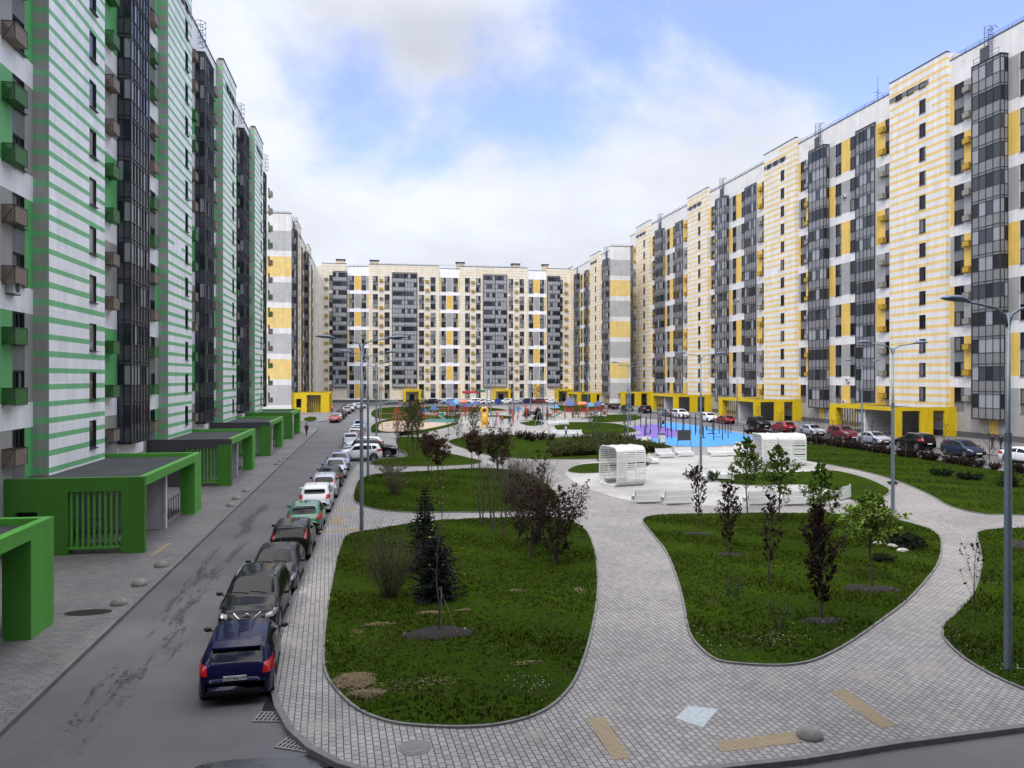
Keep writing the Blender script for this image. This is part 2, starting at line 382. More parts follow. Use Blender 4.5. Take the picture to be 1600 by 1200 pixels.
# ------------------------------------------------------------------ ground
mb = MB(); mb.quad((-1500, -1500, 0), (1500, -1500, 0), (1500, 1500, 0), (-1500, 1500, 0))
struct(mb.build('road', 'asphalt'))
PZ = .12
def g2(pts, z=PZ): return [G(u, v, z) for u, v in pts]
near = g2([(560, 724), (545, 748), (521, 800), (493, 866), (462, 935), (440, 990), (431, 1040), (432, 1075), (440, 1103), (460, 1138), (492, 1166), (535, 1188), (600, 1207), (700, 1216), (850, 1218), (1000, 1203), (1100, 1197), (1250, 1181), (1397, 1157), (1600, 1131), (1850, 1104)])
cen = [Vector((p.x, p.y)) for p in near] + [Vector((52.8, 22)), Vector((52.8, 212)), Vector((48, 222)), Vector((-1, 222)), Vector((-2.1, 216)), Vector((-2.0, 92)), Vector((-1.7, 90.6)), Vector((3.6, 90.6)), Vector((3.6, 76.4))]
cen = ccw(cen)
mb = MB(); mb.prism([(p.x, p.y) for p in cen], 0, PZ)
struct(mb.build('pavement', 'pavers'))
struct(ribbon(cen, .16, 0, PZ + .012).build('kerb', 'kerb'))
def walk(name, pts, mat, z1=PZ, kw=.16, kmat='kerb'):
    o = ccw([Vector((x, y)) for x, y in pts]); mb = MB(); mb.prism([(p.x, p.y) for p in o], 0, z1)
    struct(mb.build(name, mat)); struct(ribbon(o, kw, 0, z1 + .012).build('kerb', kmat))
walk('sidewalk', [(-30, -1), (-8.3, -1), (-8.3, 126.5), (-9.3, 129), (-12, 130.5), (-30, 130.5)], 'pavers_walk')
walk('sidewalk', [(-40, 146), (-9.5, 147.5), (-8.4, 150), (-8.2, 236), (-6, 244), (0, 249), (58, 249), (62, 243), (62.6, 226), (62.6, 40), (80, 40), (80, 290), (-40, 290)], 'pavers_walk')
LAWNS = {
 'L1': [(548, 835), (600, 826), (660, 816), (730, 812), (830, 808), (876, 811), (906, 822), (922, 842), (931, 880), (932, 930), (922, 990), (905, 1045), (885, 1080), (850, 1110), (800, 1128), (740, 1136), (670, 1135), (610, 1128), (560, 1108), (525, 1075), (509, 1045), (508, 1000), (515, 940), (524, 890), (534, 852)],
 'L2': [(563, 750), (594, 741), (675, 736), (755, 732), (815, 738), (843, 750), (869, 772), (866, 785), (830, 798), (765, 801), (710, 801), (640, 801), (587, 796), (560, 787), (553, 776)],
 'L3': [(622, 684), (655, 684), (662, 690), (690, 705), (725, 714), (752, 721), (735, 726), (660, 729), (600, 728), (578, 724), (600, 717), (634, 714), (633, 707), (622, 700)],
 'L4': [(701, 691), (715, 685), (740, 681), (800, 680), (860, 684), (930, 682), (985, 687), (1022, 692), (1050, 699), (1010, 710), (937, 717), (860, 718), (800, 716), (760, 711), (725, 701)],
 'L5': [(888, 735), (906, 727), (938, 724), (975, 722), (1014, 723), (1004, 731), (960, 737), (920, 740), (896, 739)],
 'L6': [(1118, 746), (1165, 741), (1256, 738), (1302, 736), (1350, 747), (1384, 762), (1388, 770), (1375, 778), (1350, 782), (1325, 780), (1300, 767), (1255, 758), (1170, 759), (1125, 753)],
 'L7': [(1005, 814), (1019, 807), (1062, 804), (1156, 803), (1281, 803), (1359, 807), (1406, 814), (1447, 826), (1466, 838), (1470, 853), (1466, 876), (1453, 898), (1419, 936), (1375, 970), (1328, 1003), (1281, 1028), (1244, 1038), (1200, 1040), (1141, 1036), (1116, 1029), (1094, 1011), (1078, 986), (1067, 932), (1056, 895), (1041, 861), (1019, 833)],
 'L8': [(1528, 839), (1537, 830), (1600, 826), (1800, 828), (1830, 990), (1800, 1150), (1700, 1120), (1600, 1077), (1565, 1062), (1523, 1039), (1495, 1018), (1477, 997), (1476, 978), (1495, 960), (1523, 927), (1535, 885), (1532, 855)],
 'L9': [(1238, 702), (1250, 691), (1370, 706), (1450, 717), (1600, 743), (1900, 796), (1900, 830), (1600, 806), (1540, 804), (1487, 792), (1450, 772), (1400, 751), (1350, 737), (1300, 727), (1248, 717)],
 'L10': [(580, 674), (590, 660), (640, 649), (712, 650), (713, 655), (663, 658), (661, 668), (636, 680), (600, 681)],
 'L11': [(713, 664), (709, 661), (655, 673), (619, 675), (619, 681), (640, 681), (665, 676)],
 'L12': [(868, 663), (900, 660), (960, 662), (992, 671), (985, 676), (930, 679), (880, 679)],
 'L13': [(905, 655), (940, 649), (985, 648), (1003, 652), (990, 657), (950, 660), (915, 659)],
 'L14': [(580, 646), (600, 637), (680, 635), (760, 637), (790, 641), (740, 644), (660, 645), (600, 655)],
 'L16': [(742, 652), (770, 649), (800, 651), (790, 655), (755, 656)],
 'L17': [(812, 660), (836, 657), (850, 662), (830, 666)],
 'L15': [(860, 640), (880, 633), (930, 634), (945, 638), (910, 643)],
}
LP = {}
for k, pts in LAWNS.items():
    o = smooth_closed([G(u, v, PZ) for u, v in pts], 5); LP[k] = o
    mb = MB(); mb.prism([(p.x, p.y) for p in o], PZ, PZ + .05)
    struct(mb.build('lawn', 'lawn')); struct(ribbon(o, .07, PZ, PZ + .055).build('kerb', 'kerb_pale'))
def flat(name, pts, mat, z, sm=True, h=None):
    o = smooth_closed([G(u, v, PZ) for u, v in pts], 5) if sm else ccw([Vector((p[0], p[1])) for p in pts])
    mb = MB(); mb.prism([(p.x, p.y) for p in o], z - .02, z)
    return struct(mb.build(name, mat)), o
flat('paved_plaza', [(884, 738), (893, 750), (919, 764), (959, 777), (995, 784), (1064, 789), (1169, 792), (1221, 790), (1300, 787), (1330, 782), (1300, 770), (1320, 748), (1290, 735), (1255, 712), (1180, 711), (1060, 712), (1012, 713), (1016, 722), (940, 722), (905, 726)], 'pavers_light', PZ + .02)
flat('sports_ground', [(985, 667), (1015, 663), (1052, 661), (1095, 666), (1140, 674), (1165, 679), (1180, 685), (1166, 692), (1130, 696), (1100, 698), (1060, 697), (1030, 694), (995, 689), (974, 683), (1002, 676)], 'sport_floor', PZ + .024)
flat('sports_ground_purple', [(986, 667), (1012, 663.4), (1030, 664), (1048, 670), (1074, 677), (1062, 682), (1030, 684), (1008, 687), (978, 683), (1003, 676)], 'sport_purple', PZ + .028)
flat('sand_ground', [(591, 671), (600, 660), (640, 657), (663, 659), (700, 661), (711, 660), (685, 667), (655, 672), (610, 675)], 'sand', PZ + .055)
flat('playground_floor', [(664, 658), (672, 655), (713, 655), (714, 659), (690, 661)], 'teal_floor', PZ + .058)
flat('playground_floor', [(715, 652), (790, 646), (870, 645), (915, 650), (880, 655), (868, 664), (880, 672), (868, 680), (800, 678), (740, 674), (722, 664)], 'pale_floor', PZ + .02)
flat('grass_patch', [(474, 656), (482, 651.5), (493, 652), (494, 656), (484, 658.5)], 'lawn', PZ + .05)
# bare earth, cut grass, tactile tiles, wet patches
def blob(cx, cy, rx, ry, seed, n=26, amp=.22):
    r = random.Random(seed); ph = [r.uniform(0, 6.28) for _ in range(4)]
    return [Vector((cx + rx * math.cos(a) * (1 + amp * sum(math.sin((k + 2) * a + ph[k]) / (k + 1.5) for k in range(4))), cy + ry * math.sin(a) * (1 + amp * sum(math.sin((k + 2) * a + ph[k]) / (k + 1.5) for k in range(4))))) for a in (2 * math.pi * i / n for i in range(n))]
def patch_blob(name, u, v, rx, ry, mat, seed, z=PZ + .058, h=0):
    p = G(u, v, PZ); mb = MB(); o = blob(p.x, p.y, rx, ry, seed)
    if h:
        n = len(o); c = (p.x, p.y, z + h); r = random.Random(seed)
        for fr0, fr1, z0, z1 in ((1, .7, z - .03, z + h * .5), (.7, .35, z + h * .5, z + h * .9)):
            for i in range(n):
                a, b = o[i], o[(i + 1) % n]; f = lambda q, k, zz: (p.x + (q.x - p.x) * k, p.y + (q.y - p.y) * k, zz)
                mb.quad(f(a, fr0, z0), f(b, fr0, z0), f(b, fr1, z1), f(a, fr1, z1))
        mb.poly([(p.x + (q.x - p.x) * .35, p.y + (q.y - p.y) * .35, z + h * .9) for q in o])
    else: mb.prism(o, z - .03, z)
    return struct(mb.build(name, mat, smooth=bool(h)))
patch_blob('mulch_bed', 686, 991, 1.02, .82, 'soil', 3, h=.07)
def straw(name, spots, seed):
    r = random.Random(seed); m = MB()
    for u, v, rx, ry, n in spots:
        c = G(u, v, PZ)
        for _ in range(n):
            a, q = r.uniform(0, 6.28), r.random() ** .6 * r.uniform(.75, 1.1); x, y = c.x + math.cos(a) * q * rx, c.y + math.sin(a) * q * ry; z = PZ + .052 + .05 * (1 - q) + r.random() * .03
            b = r.uniform(0, 6.28); L_, w = r.uniform(.03, .10), r.uniform(.006, .014); dx, dy = math.cos(b), math.sin(b)
            m.quad((x - dx * L_, y - dy * L_, z), (x - dy * w, y + dx * w, z + .01), (x + dx * L_, y + dy * L_, z + r.uniform(-.02, .03)), (x + dy * w, y - dx * w, z + .01))
    struct(m.build(name, 'cut_straw'), 'stuff')
straw('cut_grass', [(553, 1068, .55, .62, 1500), (573, 1088, .5, .3, 420), (562, 1060, .4, .2, 150)], 5)
straw('dry_grass', [(672, 961, .5, .16, 190), (592, 979, .55, .15, 150), (724, 957, .3, .1, 60), (806, 926, .4, .1, 80), (825, 1040, .5, .2, 60), (905, 925, .2, .5, 60), (640, 1075, 1.6, .5, 130), (1200, 1000, 1.5, .6, 80)], 6)
patch_blob('flower_bed', 1640, 856, 1.9, 1.9, 'soil', 41, h=.05)
patch_blob('mulch_bed', 1283, 972, .65, .45, 'soil', 8, h=.05); patch_blob('mulch_bed', 1360, 922, 1.1, .7, 'soil', 9, h=.05)
patch_blob('mulch_bed', 1088, 835, .9, .4, 'soil', 10, h=.03); patch_blob('mulch_bed', 1138, 868, .6, .4, 'soil', 11, h=.03)
def tile(pts):
    o = ccw([Vector((p.x, p.y)) for p in (G(u, v, PZ) for u, v in pts)]); mb = MB(); mb.prism(o, PZ - .01, PZ + .008)
    struct(mb.build('tactile_paving', 'tactile'))
tile([(916, 1122), (944, 1120), (985, 1184), (958, 1188)]); tile([(1118, 1160), (1240, 1143), (1254, 1160), (1132, 1175)])
tile([(1297, 1081), (1322, 1078), (1400, 1134), (1376, 1138)]); tile([(521, 807), (536, 808), (532, 819), (515, 818)])
tile([(500, 829), (560, 825), (562, 828), (497, 832)]); tile([(527, 796), (560, 792), (561, 795), (525, 799)]); tile([(232, 868), (262, 849), (268, 849), (240, 869)])
p = G(1086, 1118, PZ); mb = MB(); mb.prism(ccw([Vector((q.x, q.y)) for q in (G(1055, 1122, PZ), (G(1075, 1103, PZ)), G(1122, 1108, PZ), G(1098, 1137, PZ))]), PZ - .01, PZ + .006)
simple('washed_pavers', (.36, .40, .42), .7, 0, .2, 9); struct(mb.build('pale_stain', 'washed_pavers'))
for u, v, rx, ry, sd_ in [(478, 1196, 2.1, .75, 1), (428, 1102, .25, .8, 2), (560, 1199, .8, .22, 3)]:
    p = G(u, v, 0); mb = MB(); mb.prism(blob(p.x, p.y, rx, ry, sd_, 34, .35), -.01, .005); struct(mb.build('puddle', 'puddle'))
p = G(138, 957, PZ); mb = MB(); mb.prism([Vector((p.x + .75 * math.cos(a) , p.y + .38 * math.sin(a))) for a in (i * math.pi / 14 for i in range(28))], PZ - .01, PZ + .005)
struct(mb.build('pit_hole', 'soil'))

# ------------------------------------------------------------------ buildings
def fr_right(X, Y0): return (lambda s, z, d: (X - d, Y0 + s, z)), -90
def fr_left(X, Y0): return (lambda s, z, d: (X + d, Y0 + s, z)), 90
def fr_back(Y, X0): return (lambda s, z, d: (X0 + s, Y - d, z)), 0
PM = ['panel_white', 'panel_grey', 'panel_dark', 'panel_yellow', 'stripe_yellow', 'panel_green', 'stripe_green', 'panel_cool', 'base_dark', 'panel_cream', 'stripe_pale', 'frame_dark', 'green_dark', 'interior_dark', 'roof_felt', 'panel_greyband', 'panel_yellowband']
PI = {k: i for i, k in enumerate(PM)}
def grid(mb, fr, S0, S1, Z0, Z1, d, base, rects=(), holes=(), dn=.16):
    rects = [r for r in rects if r[1] > S0 and r[0] < S1]; hs = [h for h in holes if h[1] > S0 + .01 and h[0] < S1 - .01]
    sb = sorted({round(x, 3) for x in [S0, S1] + [q for r in list(rects) + hs for q in (min(max(r[0], S0), S1), min(max(r[1], S0), S1))]})
    zb = sorted({round(x, 3) for x in [Z0, Z1] + [q for r in list(rects) + hs for q in (min(max(r[2], Z0), Z1), min(max(r[3], Z0), Z1))]})
    sm = (np.array(sb[:-1]) + np.array(sb[1:])) / 2; zm = (np.array(zb[:-1]) + np.array(zb[1:])) / 2
    A = np.full((len(sm), len(zm)), PI[base])
    for r in rects: A[np.ix_((sm > r[0]) & (sm < r[1]), (zm > r[2]) & (zm < r[3]))] = PI[r[4]]
    for h in hs: A[np.ix_((sm > h[0]) & (sm < h[1]), (zm > h[2]) & (zm < h[3]))] = -1
    for i in range(len(sm)):
        j = 0
        while j < len(zm):
            k = j
            while k + 1 < len(zm) and A[i, k + 1] == A[i, j]: k += 1
            if A[i, j] >= 0: mb.quad(fr(sb[i], zb[j], d), fr(sb[i + 1], zb[j], d), fr(sb[i + 1], zb[k + 1], d), fr(sb[i], zb[k + 1], d), int(A[i, j]))
            j = k + 1
    w = PI['frame_dark']
    for a, b, c, e in [h[:4] for h in hs]:
        mb.quad(fr(a, c, d), fr(b, c, d), fr(b, c, d - dn), fr(a, c, d - dn), w); mb.quad(fr(a, e, d), fr(b, e, d), fr(b, e, d - dn), fr(a, e, d - dn), w)
        mb.quad(fr(a, c, d), fr(a, e, d), fr(a, e, d - dn), fr(a, c, d - dn), w); mb.quad(fr(b, c, d), fr(b, e, d), fr(b, e, d - dn), fr(b, c, d - dn), w)
WT = {}
def win_tmpl(w, h, pm_='pane'):
    key = (round(w, 2), round(h, 2), pm_)
    if key not in WT:
        f = MB(); t = .075
        f.box(-w / 2, w / 2, -.05, .03, -h / 2, -h / 2 + t); f.box(-w / 2, w / 2, -.05, .03, h / 2 - t, h / 2)
        f.box(-w / 2, -w / 2 + t, -.05, .03, -h / 2 + t, h / 2 - t); f.box(w / 2 - t, w / 2, -.05, .03, -h / 2 + t, h / 2 - t)
        f.box(-w / 2 - .03, w / 2 + .03, -.24, -.05, -h / 2 - .035, -h / 2 + .005)
        p = MB()
        if w > 1.1 and h > 1:
            f.box(.08 * w, .08 * w + .07, -.05, .03, -h / 2 + t, h / 2 - t); f.box(.08 * w + .07, w / 2 - t, -.045, .03, -.16 * h, -.16 * h + .06)
            xs = [(-w / 2 + t, .08 * w), (.08 * w + .07, w / 2 - t)]
        else: xs = [(-w / 2 + t, w / 2 - t)]
        for a, b in xs: p.quad((a, 0, -h / 2 + t), (b, 0, -h / 2 + t), (b, 0, h / 2 - t), (a, 0, h / 2 - t))
        WT[key] = (f, p, f.mesh('window', 'frame_dark'), p.mesh('pane', pm_))
    return WT[key]
BT = {}
def basket_tmpl(mat, k=1.0):
    if (mat, k) not in BT:
        b = MB(); w, d, h = .72 * k, .62 * k, .42 * k
        b.box(-w, w, -d, 0, -h, h, 0, 't')
        for x in (-w, w):
            b.tube([(x, -.01, h), (x, -d, h)], .02, 4, 1); b.tube([(x, -d, h), (x, -.01, -h - .1)], .015, 4, 1); b.tube([(x, -d, h), (x, -d, -h - .03)], .02, 4, 1)
        b.tube([(-w, -d - .01, h), (w, -d - .01, h)], .02, 4, 1); b.tube([(-w, -d - .01, -h), (w, -d - .01, -h)], .02, 4, 1)
        BT[mat, k] = (b, b.mesh('ac_basket', [mat, 'frame_dark']))
    return BT[mat, k]
def ac_unit(M=None):
    b = MB(); b.box(-.4, .4, -.32, -.02, -.28, .28, 0); b.tube([(0, -.33, 0), (0, -.335, 0)], .22, 14, 1); b.box(-.42, .42, -.3, 0, -.32, -.29, 1)
    return b
CAMP = Vector((0, 0, EYE))
class Bld:
    def __init__(s, name, label, F, z0, wh, ww, roof, cat='building'):
        s.root = thing(name, label, cat); s.w = MB(); s.F, s.z0, s.wh, s.ww, s.roof = F, z0, wh, ww, roof
        s.wins = []; s.bask = []; s.fr = None; s.parts = []; s.pane = 'pane'
    def W(s, sc, zc, d, w=None, h=None): s.wins.append((Vector(s.fr(sc, zc, d - .1)), s.rot, w or s.ww, h or s.wh))
    def B(s, sc, zc, mat, k=1.0, d=0): s.bask.append((Vector(s.fr(sc, zc, d)), s.rot, mat, k))
    def finish(s):
        s.w.build('wall', PM, s.root)
        for lst, nm in ((s.wins, 'window'), (s.bask, 'ac_basket')):
            lst.sort(key=lambda q: (q[0] - CAMP).length)
            def vis(q):
                p = q[0]; dpt = p.x * sn + p.y * cs
                if dpt < 1: return False
                u = 800 + F_PX * (p.x * cs - p.y * sn) / dpt; v = HOR + F_PX * (EYE - p.z) / dpt
                return -20 < u < 1620 and -20 < v < 1220
            A = [q for q in lst if vis(q)][:99]; ids = set(map(id, A)); Bq = [q for q in lst if id(q) not in ids]
            for q in A:
                if nm == 'window':
                    _, _, fm, pm = win_tmpl(q[2], q[3], s.pane); o = link('window', fm, s.root, q[0], R(q[1])); link('pane', pm, o)
                else: link('ac_basket', basket_tmpl(q[2], q[3])[1], s.root, q[0], R(q[1]))
            if Bq:
                if nm == 'window':
                    m2 = MB()
                    for q in Bq:
                        f, p, _, _ = win_tmpl(q[2], q[3], s.pane); M = Matrix.Translation(q[0]) @ Matrix.Rotation(R(q[1]), 4, 'Z'); m2.add(f, M, 0); m2.add(p, M, 1)
                    struct(m2.build('window', ['frame_dark', s.pane], s.root), 'stuff')
                else:
                    mm = sorted({q[2] for q in Bq}); m2 = MB()
                    for q in Bq:
                        b = basket_tmpl(q[2], q[3])[0]; M = Matrix.Translation(q[0]) @ Matrix.Rotation(R(q[1]), 4, 'Z'); b2 = MB(); b2.v = b.v; b2.f = b.f; b2.m = [mm.index(q[2]) if k == 0 else len(mm) for k in b.m]; m2.add(b2, M)
                    struct(m2.build('ac_basket', mm + ['frame_dark'], s.root), 'stuff')
    def rel(s): return [s.z0 + s.F * k for k in range(s.n)]
def loggia(b, s0, s1, d0, p, nb, zb, zt, side=0, seed=0, dk=0):
    """glazed balcony stack: floor-high bays of panel below and glass above, between dark mullions"""
    r = random.Random(seed); fr = b.fr; fm, gms = MB(), []; d = d0 + p; F = b.F
    nf = max(1, round((zt - zb) / F)); Fl = (zt - zb) / nf; t = .05
    def fbox(a0, a1, z0, z1, e0, e1, m=0):
        P = [fr(a, z, e) for z in (z0, z1) for e in (e0, e1) for a in (a0, a1)]; i = len(fm.v); fm.v += P
        for f in ((0, 2, 3, 1), (4, 5, 7, 6), (0, 1, 5, 4), (2, 6, 7, 3), (0, 4, 6, 2), (1, 3, 7, 5)): fm.f.append(tuple(i + j for j in f)); fm.m.append(m)
    bw = (s1 - s0) / nb
    for i in range(nb + 1): fbox(s0 + bw * i - t * (1.6 if i in (0, nb) else .7), s0 + bw * i + t * (1.6 if i in (0, nb) else .7), zb, zt, d, d + .06)
    for k in range(nf):
        z = zb + Fl * k; zs = z + Fl * .40; zu = z + Fl * .90; gm = MB(); gms.append(gm)
        for zz_, hh in ((z, .07), (zs, .05), (z + Fl * .90, .05)): fbox(s0, s1, zz_ - hh / 2, zz_ + hh / 2, d + .003, d + .05)
        for i in range(nb):
            a, c = s0 + bw * i, s0 + bw * (i + 1)
            fm.quad(fr(a, z, d), fr(c, z, d), fr(c, zs, d), fr(a, zs, d), 1 + dk); fm.quad(fr(a, zu, d), fr(c, zu, d), fr(c, z + Fl, d), fr(a, z + Fl, d), 1 + dk)
            gm.quad(fr(a + .02, zs, d), fr(c - .02, zs, d), fr(c - .02, zu, d), fr(a + .02, zu, d))
        if p > .4:
            for sx, sgn in ((s0, -1), (s1, 1)):
                n2 = 2; dw = p / n2
                for i in range(n2):
                    e0, e1 = d0 + dw * i, d0 + dw * (i + 1)
                    fm.quad(fr(sx, z, e0), fr(sx, z, e1), fr(sx, zs, e1), fr(sx, zs, e0), 1 + dk); fm.quad(fr(sx, zu, e0), fr(sx, zu, e1), fr(sx, z + Fl, e1), fr(sx, z + Fl, e0), 1 + dk)
                    gm.quad(fr(sx, zs, e0 + .02), fr(sx, zs, e1 - .02), fr(sx, zu, e1 - .02), fr(sx, zu, e0 + .02))
                for zz_ in (z, zs, zu): fbox(min(sx, sx + sgn * .04), max(sx, sx + sgn * .04), zz_ - .03, zz_ + .03, d0, d)
    if p > .4:
        for sx, sgn in ((s0, -1), (s1, 1)):
            for e in (d0 + .03, d0 + p / 2): fbox(min(sx, sx + sgn * .06), max(sx, sx + sgn * .06), zb, zt, e - .03, e + .03)
    fbox(s0 - .08, s1 + .08, zt, zt + .16, d0, d + .07); fbox(s0 - .06, s1 + .06, zb - .14, zb - .036, d0, d + .07)
    o = fm.build('loggia', ['frame_dark', 'loggia_panel', 'loggia_panel_mid', 'loggia_panel_dark'], b.root)
    for gm in gms: gm.build('glazing', 'loggia_glass', o)
def groups(b, n, first_single=True):
    """(z low edge, z high edge, parity) of each two-storey block of the facade"""
    g = []; k = 0; par = 0; h = b.wh / 2
    if first_single: g.append((b.z0 - h - 1.35, b.z0 + h, 0)); k = 1; par = 1
    while k < n:
        k2 = min(k + 1, n - 1); g.append((b.z0 + b.F * k - h, b.z0 + b.F * k2 + h, par)); k += 2; par ^= 1
    return g
def stripes(S0, S1, Z0, Z1, step, th, mat, r, seam, skip=None):
    o = []; z = Z0
    while z < Z1:
        z += step * r.uniform(.93, 1.08); t = th * r.uniform(.88, 1.12)
        if z + t > Z1: break
        q = r.random()
        if q < .985: o.append((S0, S1, z, z + t, mat))
        elif q < .995: o.append((S0, seam, z, z + t, mat))
        else: o.append((seam, S1, z, z + t, mat)); o.append((S0, S0 + (seam - S0) * .45, z + .05, z + t, mat))
    return o
def roofbox(b, x0, x1, y0, y1, z, zbot=0):
    m = MB(); m.box(x0, x1, y0, y1, zbot, z, 0, 'tb'); m.quad((x0, y0, z - .35), (x1, y0, z - .35), (x1, y1, z - .35), (x0, y1, z - .35), 1); return m
def railing(b, pts, h=.9):
    m = MB(); L = 0
    for i in range(len(pts) - 1):
        a, c = Vector(pts[i]), Vector(pts[i + 1]); n = max(1, int((c - a).length / 2.2))
        for k in range(n + 1):
            p = a.lerp(c, k / n); m.tube([p, p + Vector((0, 0, h))], .028, 4)
        for hh in (h, h * .5): m.tube([a + Vector((0, 0, hh)), c + Vector((0, 0, hh))], .026, 4)
    m.build('roof_railing', 'frame_rail', b.root)
def ladder(b, x, y, z0, z1, outx):
    """hooped roof ladder with its cage"""
    m = MB()
    for dy in (-.3, .3): m.tube([(x, y + dy, z0), (x, y + dy, z1), (x - outx * .35, y + dy, z1 + .35), (x - outx * .8, y + dy, z1)], .04, 5)
    z = z0
    while z < z1: m.tube([(x, y - .3, z), (x, y + .3, z)], .025, 4); z += .33
    for z in [z1 - 2.1 + .55 * i for i in range(5)]:
        m.tube([(x, y - .38, z), (x + outx * .45, y - .5, z), (x + outx * .85, y, z), (x + outx * .45, y + .5, z), (x, y + .38, z)], .03, 4)
    for dx, dy in ((.45, -.5), (.85, 0), (.45, .5)): m.tube([(x + outx * dx, y + dy, z1 - 2.1), (x + outx * dx, y + dy, z1 + .15)], .025, 4)
    m.build('roof_ladder', 'frame_rail', b.root)
def roof_trim(mb, fr, S0, S1, z, d, dep=.5):
    for a0, a1, e0, e1 in ((S0 - .06, S1 + .06, d - dep, d + .07),):
        P = [fr(a, zz_, e) for zz_ in (z, z + .12) for e in (e0, e1) for a in (a0, a1)]; i = len(mb.v); mb.v += P
        for f in ((0, 2, 3, 1), (4, 5, 7, 6), (0, 1, 5, 4), (2, 6, 7, 3), (0, 4, 6, 2), (1, 3, 7, 5)): mb.f.append(tuple(i + j for j in f)); mb.m.append(PI['frame_dark'])
def win_col(b, a, c, gs, n, mats, z_lo, z_hi, d=0, ac=None, S=None, wfrac=None, base='panel_white', stripes_r=None):
    pass
def yellow_run(b, s0, n_sec, P, k, n, last=None, seed=0, tone='panel_white', tone_dk=1):
    """the long court-side facade: one pattern of sections repeated along the street"""
    r = random.Random(seed); fr = b.fr; F = b.F; b.n = n; zr = b.roof - 1.15 * k; zs = b.rel(); gs = groups(b, n); h = b.wh / 2; ww = b.ww
    g0 = gs[0][0]
    for sec in range(n_sec):
        o = s0 + P * sec; e = last if (last and sec == n_sec - 1) else P
        rects, holes = [], []
        A, Bc = lambda par: 'panel_yellow' if par else 'panel_grey', lambda par: 'panel_grey' if par else 'panel_yellow'
        cols = [('acR', 4.5, 6.95, 6.95, 8.65, 8.65, 9.35), ('acL', 22.3, 24.4, 20.62, 22.3, 24.4, 24.41), ('mid', 30.7, 33.1, 29.2, 30.7, 34.8, P / k), ('mid2', 0, 0, 33.1, 34.7, 34.7, 34.71)]
        for nm, p0, p1, w0, w1, q0, q1 in cols:
            for z0, z1, par in gs:
                ca, cb = (A(par), Bc(par)) if nm in ('acR',) else (Bc(par), A(par))
                if p1 > p0: rects.append((o + p0 * k, o + p1 * k, z0, z1, ca))
                rects.append((o + w0 * k, o + w1 * k, z0, z1, 'panel_dark'))
                if q1 - q0 > .1: rects.append((o + q0 * k, min(o + q1 * k, s0 + P * (sec + 1)), z0, z1, cb))
            for i, z in enumerate(zs):
                sc = o + (w0 + w1) / 2 * k
                if sc > o + e: continue
                holes.append((sc - ww / 2, sc + ww / 2, z - h, z + h)); b.W(sc, z, 0)
                if nm in ('acR', 'acL'):
                    par = next(g[2] for g in gs if g[0] <= z <= g[1])
                    y = (par == 1) if nm == 'acR' else (par == 0)
                    if r.random() < .97: b.B(o + ((w0 - .8) if nm == 'acR' else (w1 + .35)) * k, z - .45 * k, 'basket_yellow' if y else 'basket_beige', .82 * k)
            zg = g0 - F * .62          # ground-floor windows
            if nm in ('mid', 'mid2') and zg > 1.4 and o + w1 * k < o + e:
                sc = o + (w0 + w1) / 2 * k; holes.append((sc - ww / 2, sc + ww / 2, 1.0, 2.6)); b.W(sc, 1.8, 0, None, 1.6)
        rects.append((o, o + P, 0, .85, 'base_dark')); rects += [(o, o + P, .85, g0 + .2, 'panel_grey')] if g0 > 1 else []
        for a_, b_ in ((8.2, 9.3), (1.6, 2.9)): rects.append((o + a_ * k, o + b_ * k, .85, g0 + .2, 'panel_yellow'))
        rr = [q for q in rects]; rr.sort(key=lambda q: 0 if (q[2] <= .85 or q[2] == .85) else 1)
        T0, T1 = 9.4 * k, 20.6 * k
        top = zr
        segs = [(0, min(T0, e)), (T1, e)] if e > T1 else [(0, min(T0, e))]
        for a_, c_ in segs: 
            if c_ > a_: grid(b.w, fr, o + a_, o + c_, 0, top, 0, tone, rr, holes)
        for a_, c_ in segs: roof_trim(b.w, fr, o + a_, o + c_, top, 0)
        if e >= T1 * .99:
            d = .55 * k; pm = 'stripe_yellow'; sr = []
            st = stripes(o + T0, o + T1, 1.0, b.roof - .5, 1.0 * k, .39 * k, pm, r, o + 15.2 * k)
            st.append((o + T0, o + T1, 0, .85, 'base_dark')); hw = []
            for z in zs:
                sc = o + 13.8 * k; hw.append((sc - .62 * k, sc + .62 * k, z - h, z + h)); b.W(sc, z, d, 1.24 * k, b.wh)
            zz_ = b.roof - 2.55 * k; st.append((o + 12.6 * k, o + T1, zz_ - .38 * k, zz_ + .38 * k, 'panel_dark'))
            for q in (13.8, 16.2, 18.6): hw.append((o + (q - .7) * k, o + (q + .7) * k, zz_ - .38 * k, zz_ + .38 * k)); b.W(o + q * k, zz_, d, 1.4 * k, .76 * k)
            grid(b.w, fr, o + T0, o + T1, 0, b.roof, d, tone, st, hw); roof_trim(b.w, fr, o + T0, o + T1, b.roof, d)
            for sx in (o + T0, o + T1):
                zz2 = 0
                fr2 = lambda s_, z_, d_, sx=sx: fr(sx, z_, s_)
                grid(b.w, fr2, 0, d, 0, b.roof, 0, tone, [(0, d, q[2], q[3], q[4]) for q in st if q[4] != 'panel_dark' and q[0] <= o + T0 + .01])
        zlt = zs[-1] + F * .38
        loggia(b, o + .05, o + 4.45 * k, 0, 1.0 * k, 4, g0 - F * .28 + .3, zlt + .2, seed=sec, dk=tone_dk)
        a0, a1 = o + 2.9 * k, o + 4.35 * k; b.w.quad(fr(a0, zlt + .45, .03), fr(a1, zlt + .45, .03), fr(a1, zlt + 2.7, .03), fr(a0, zlt + 2.7, .03), PI['frame_dark'])
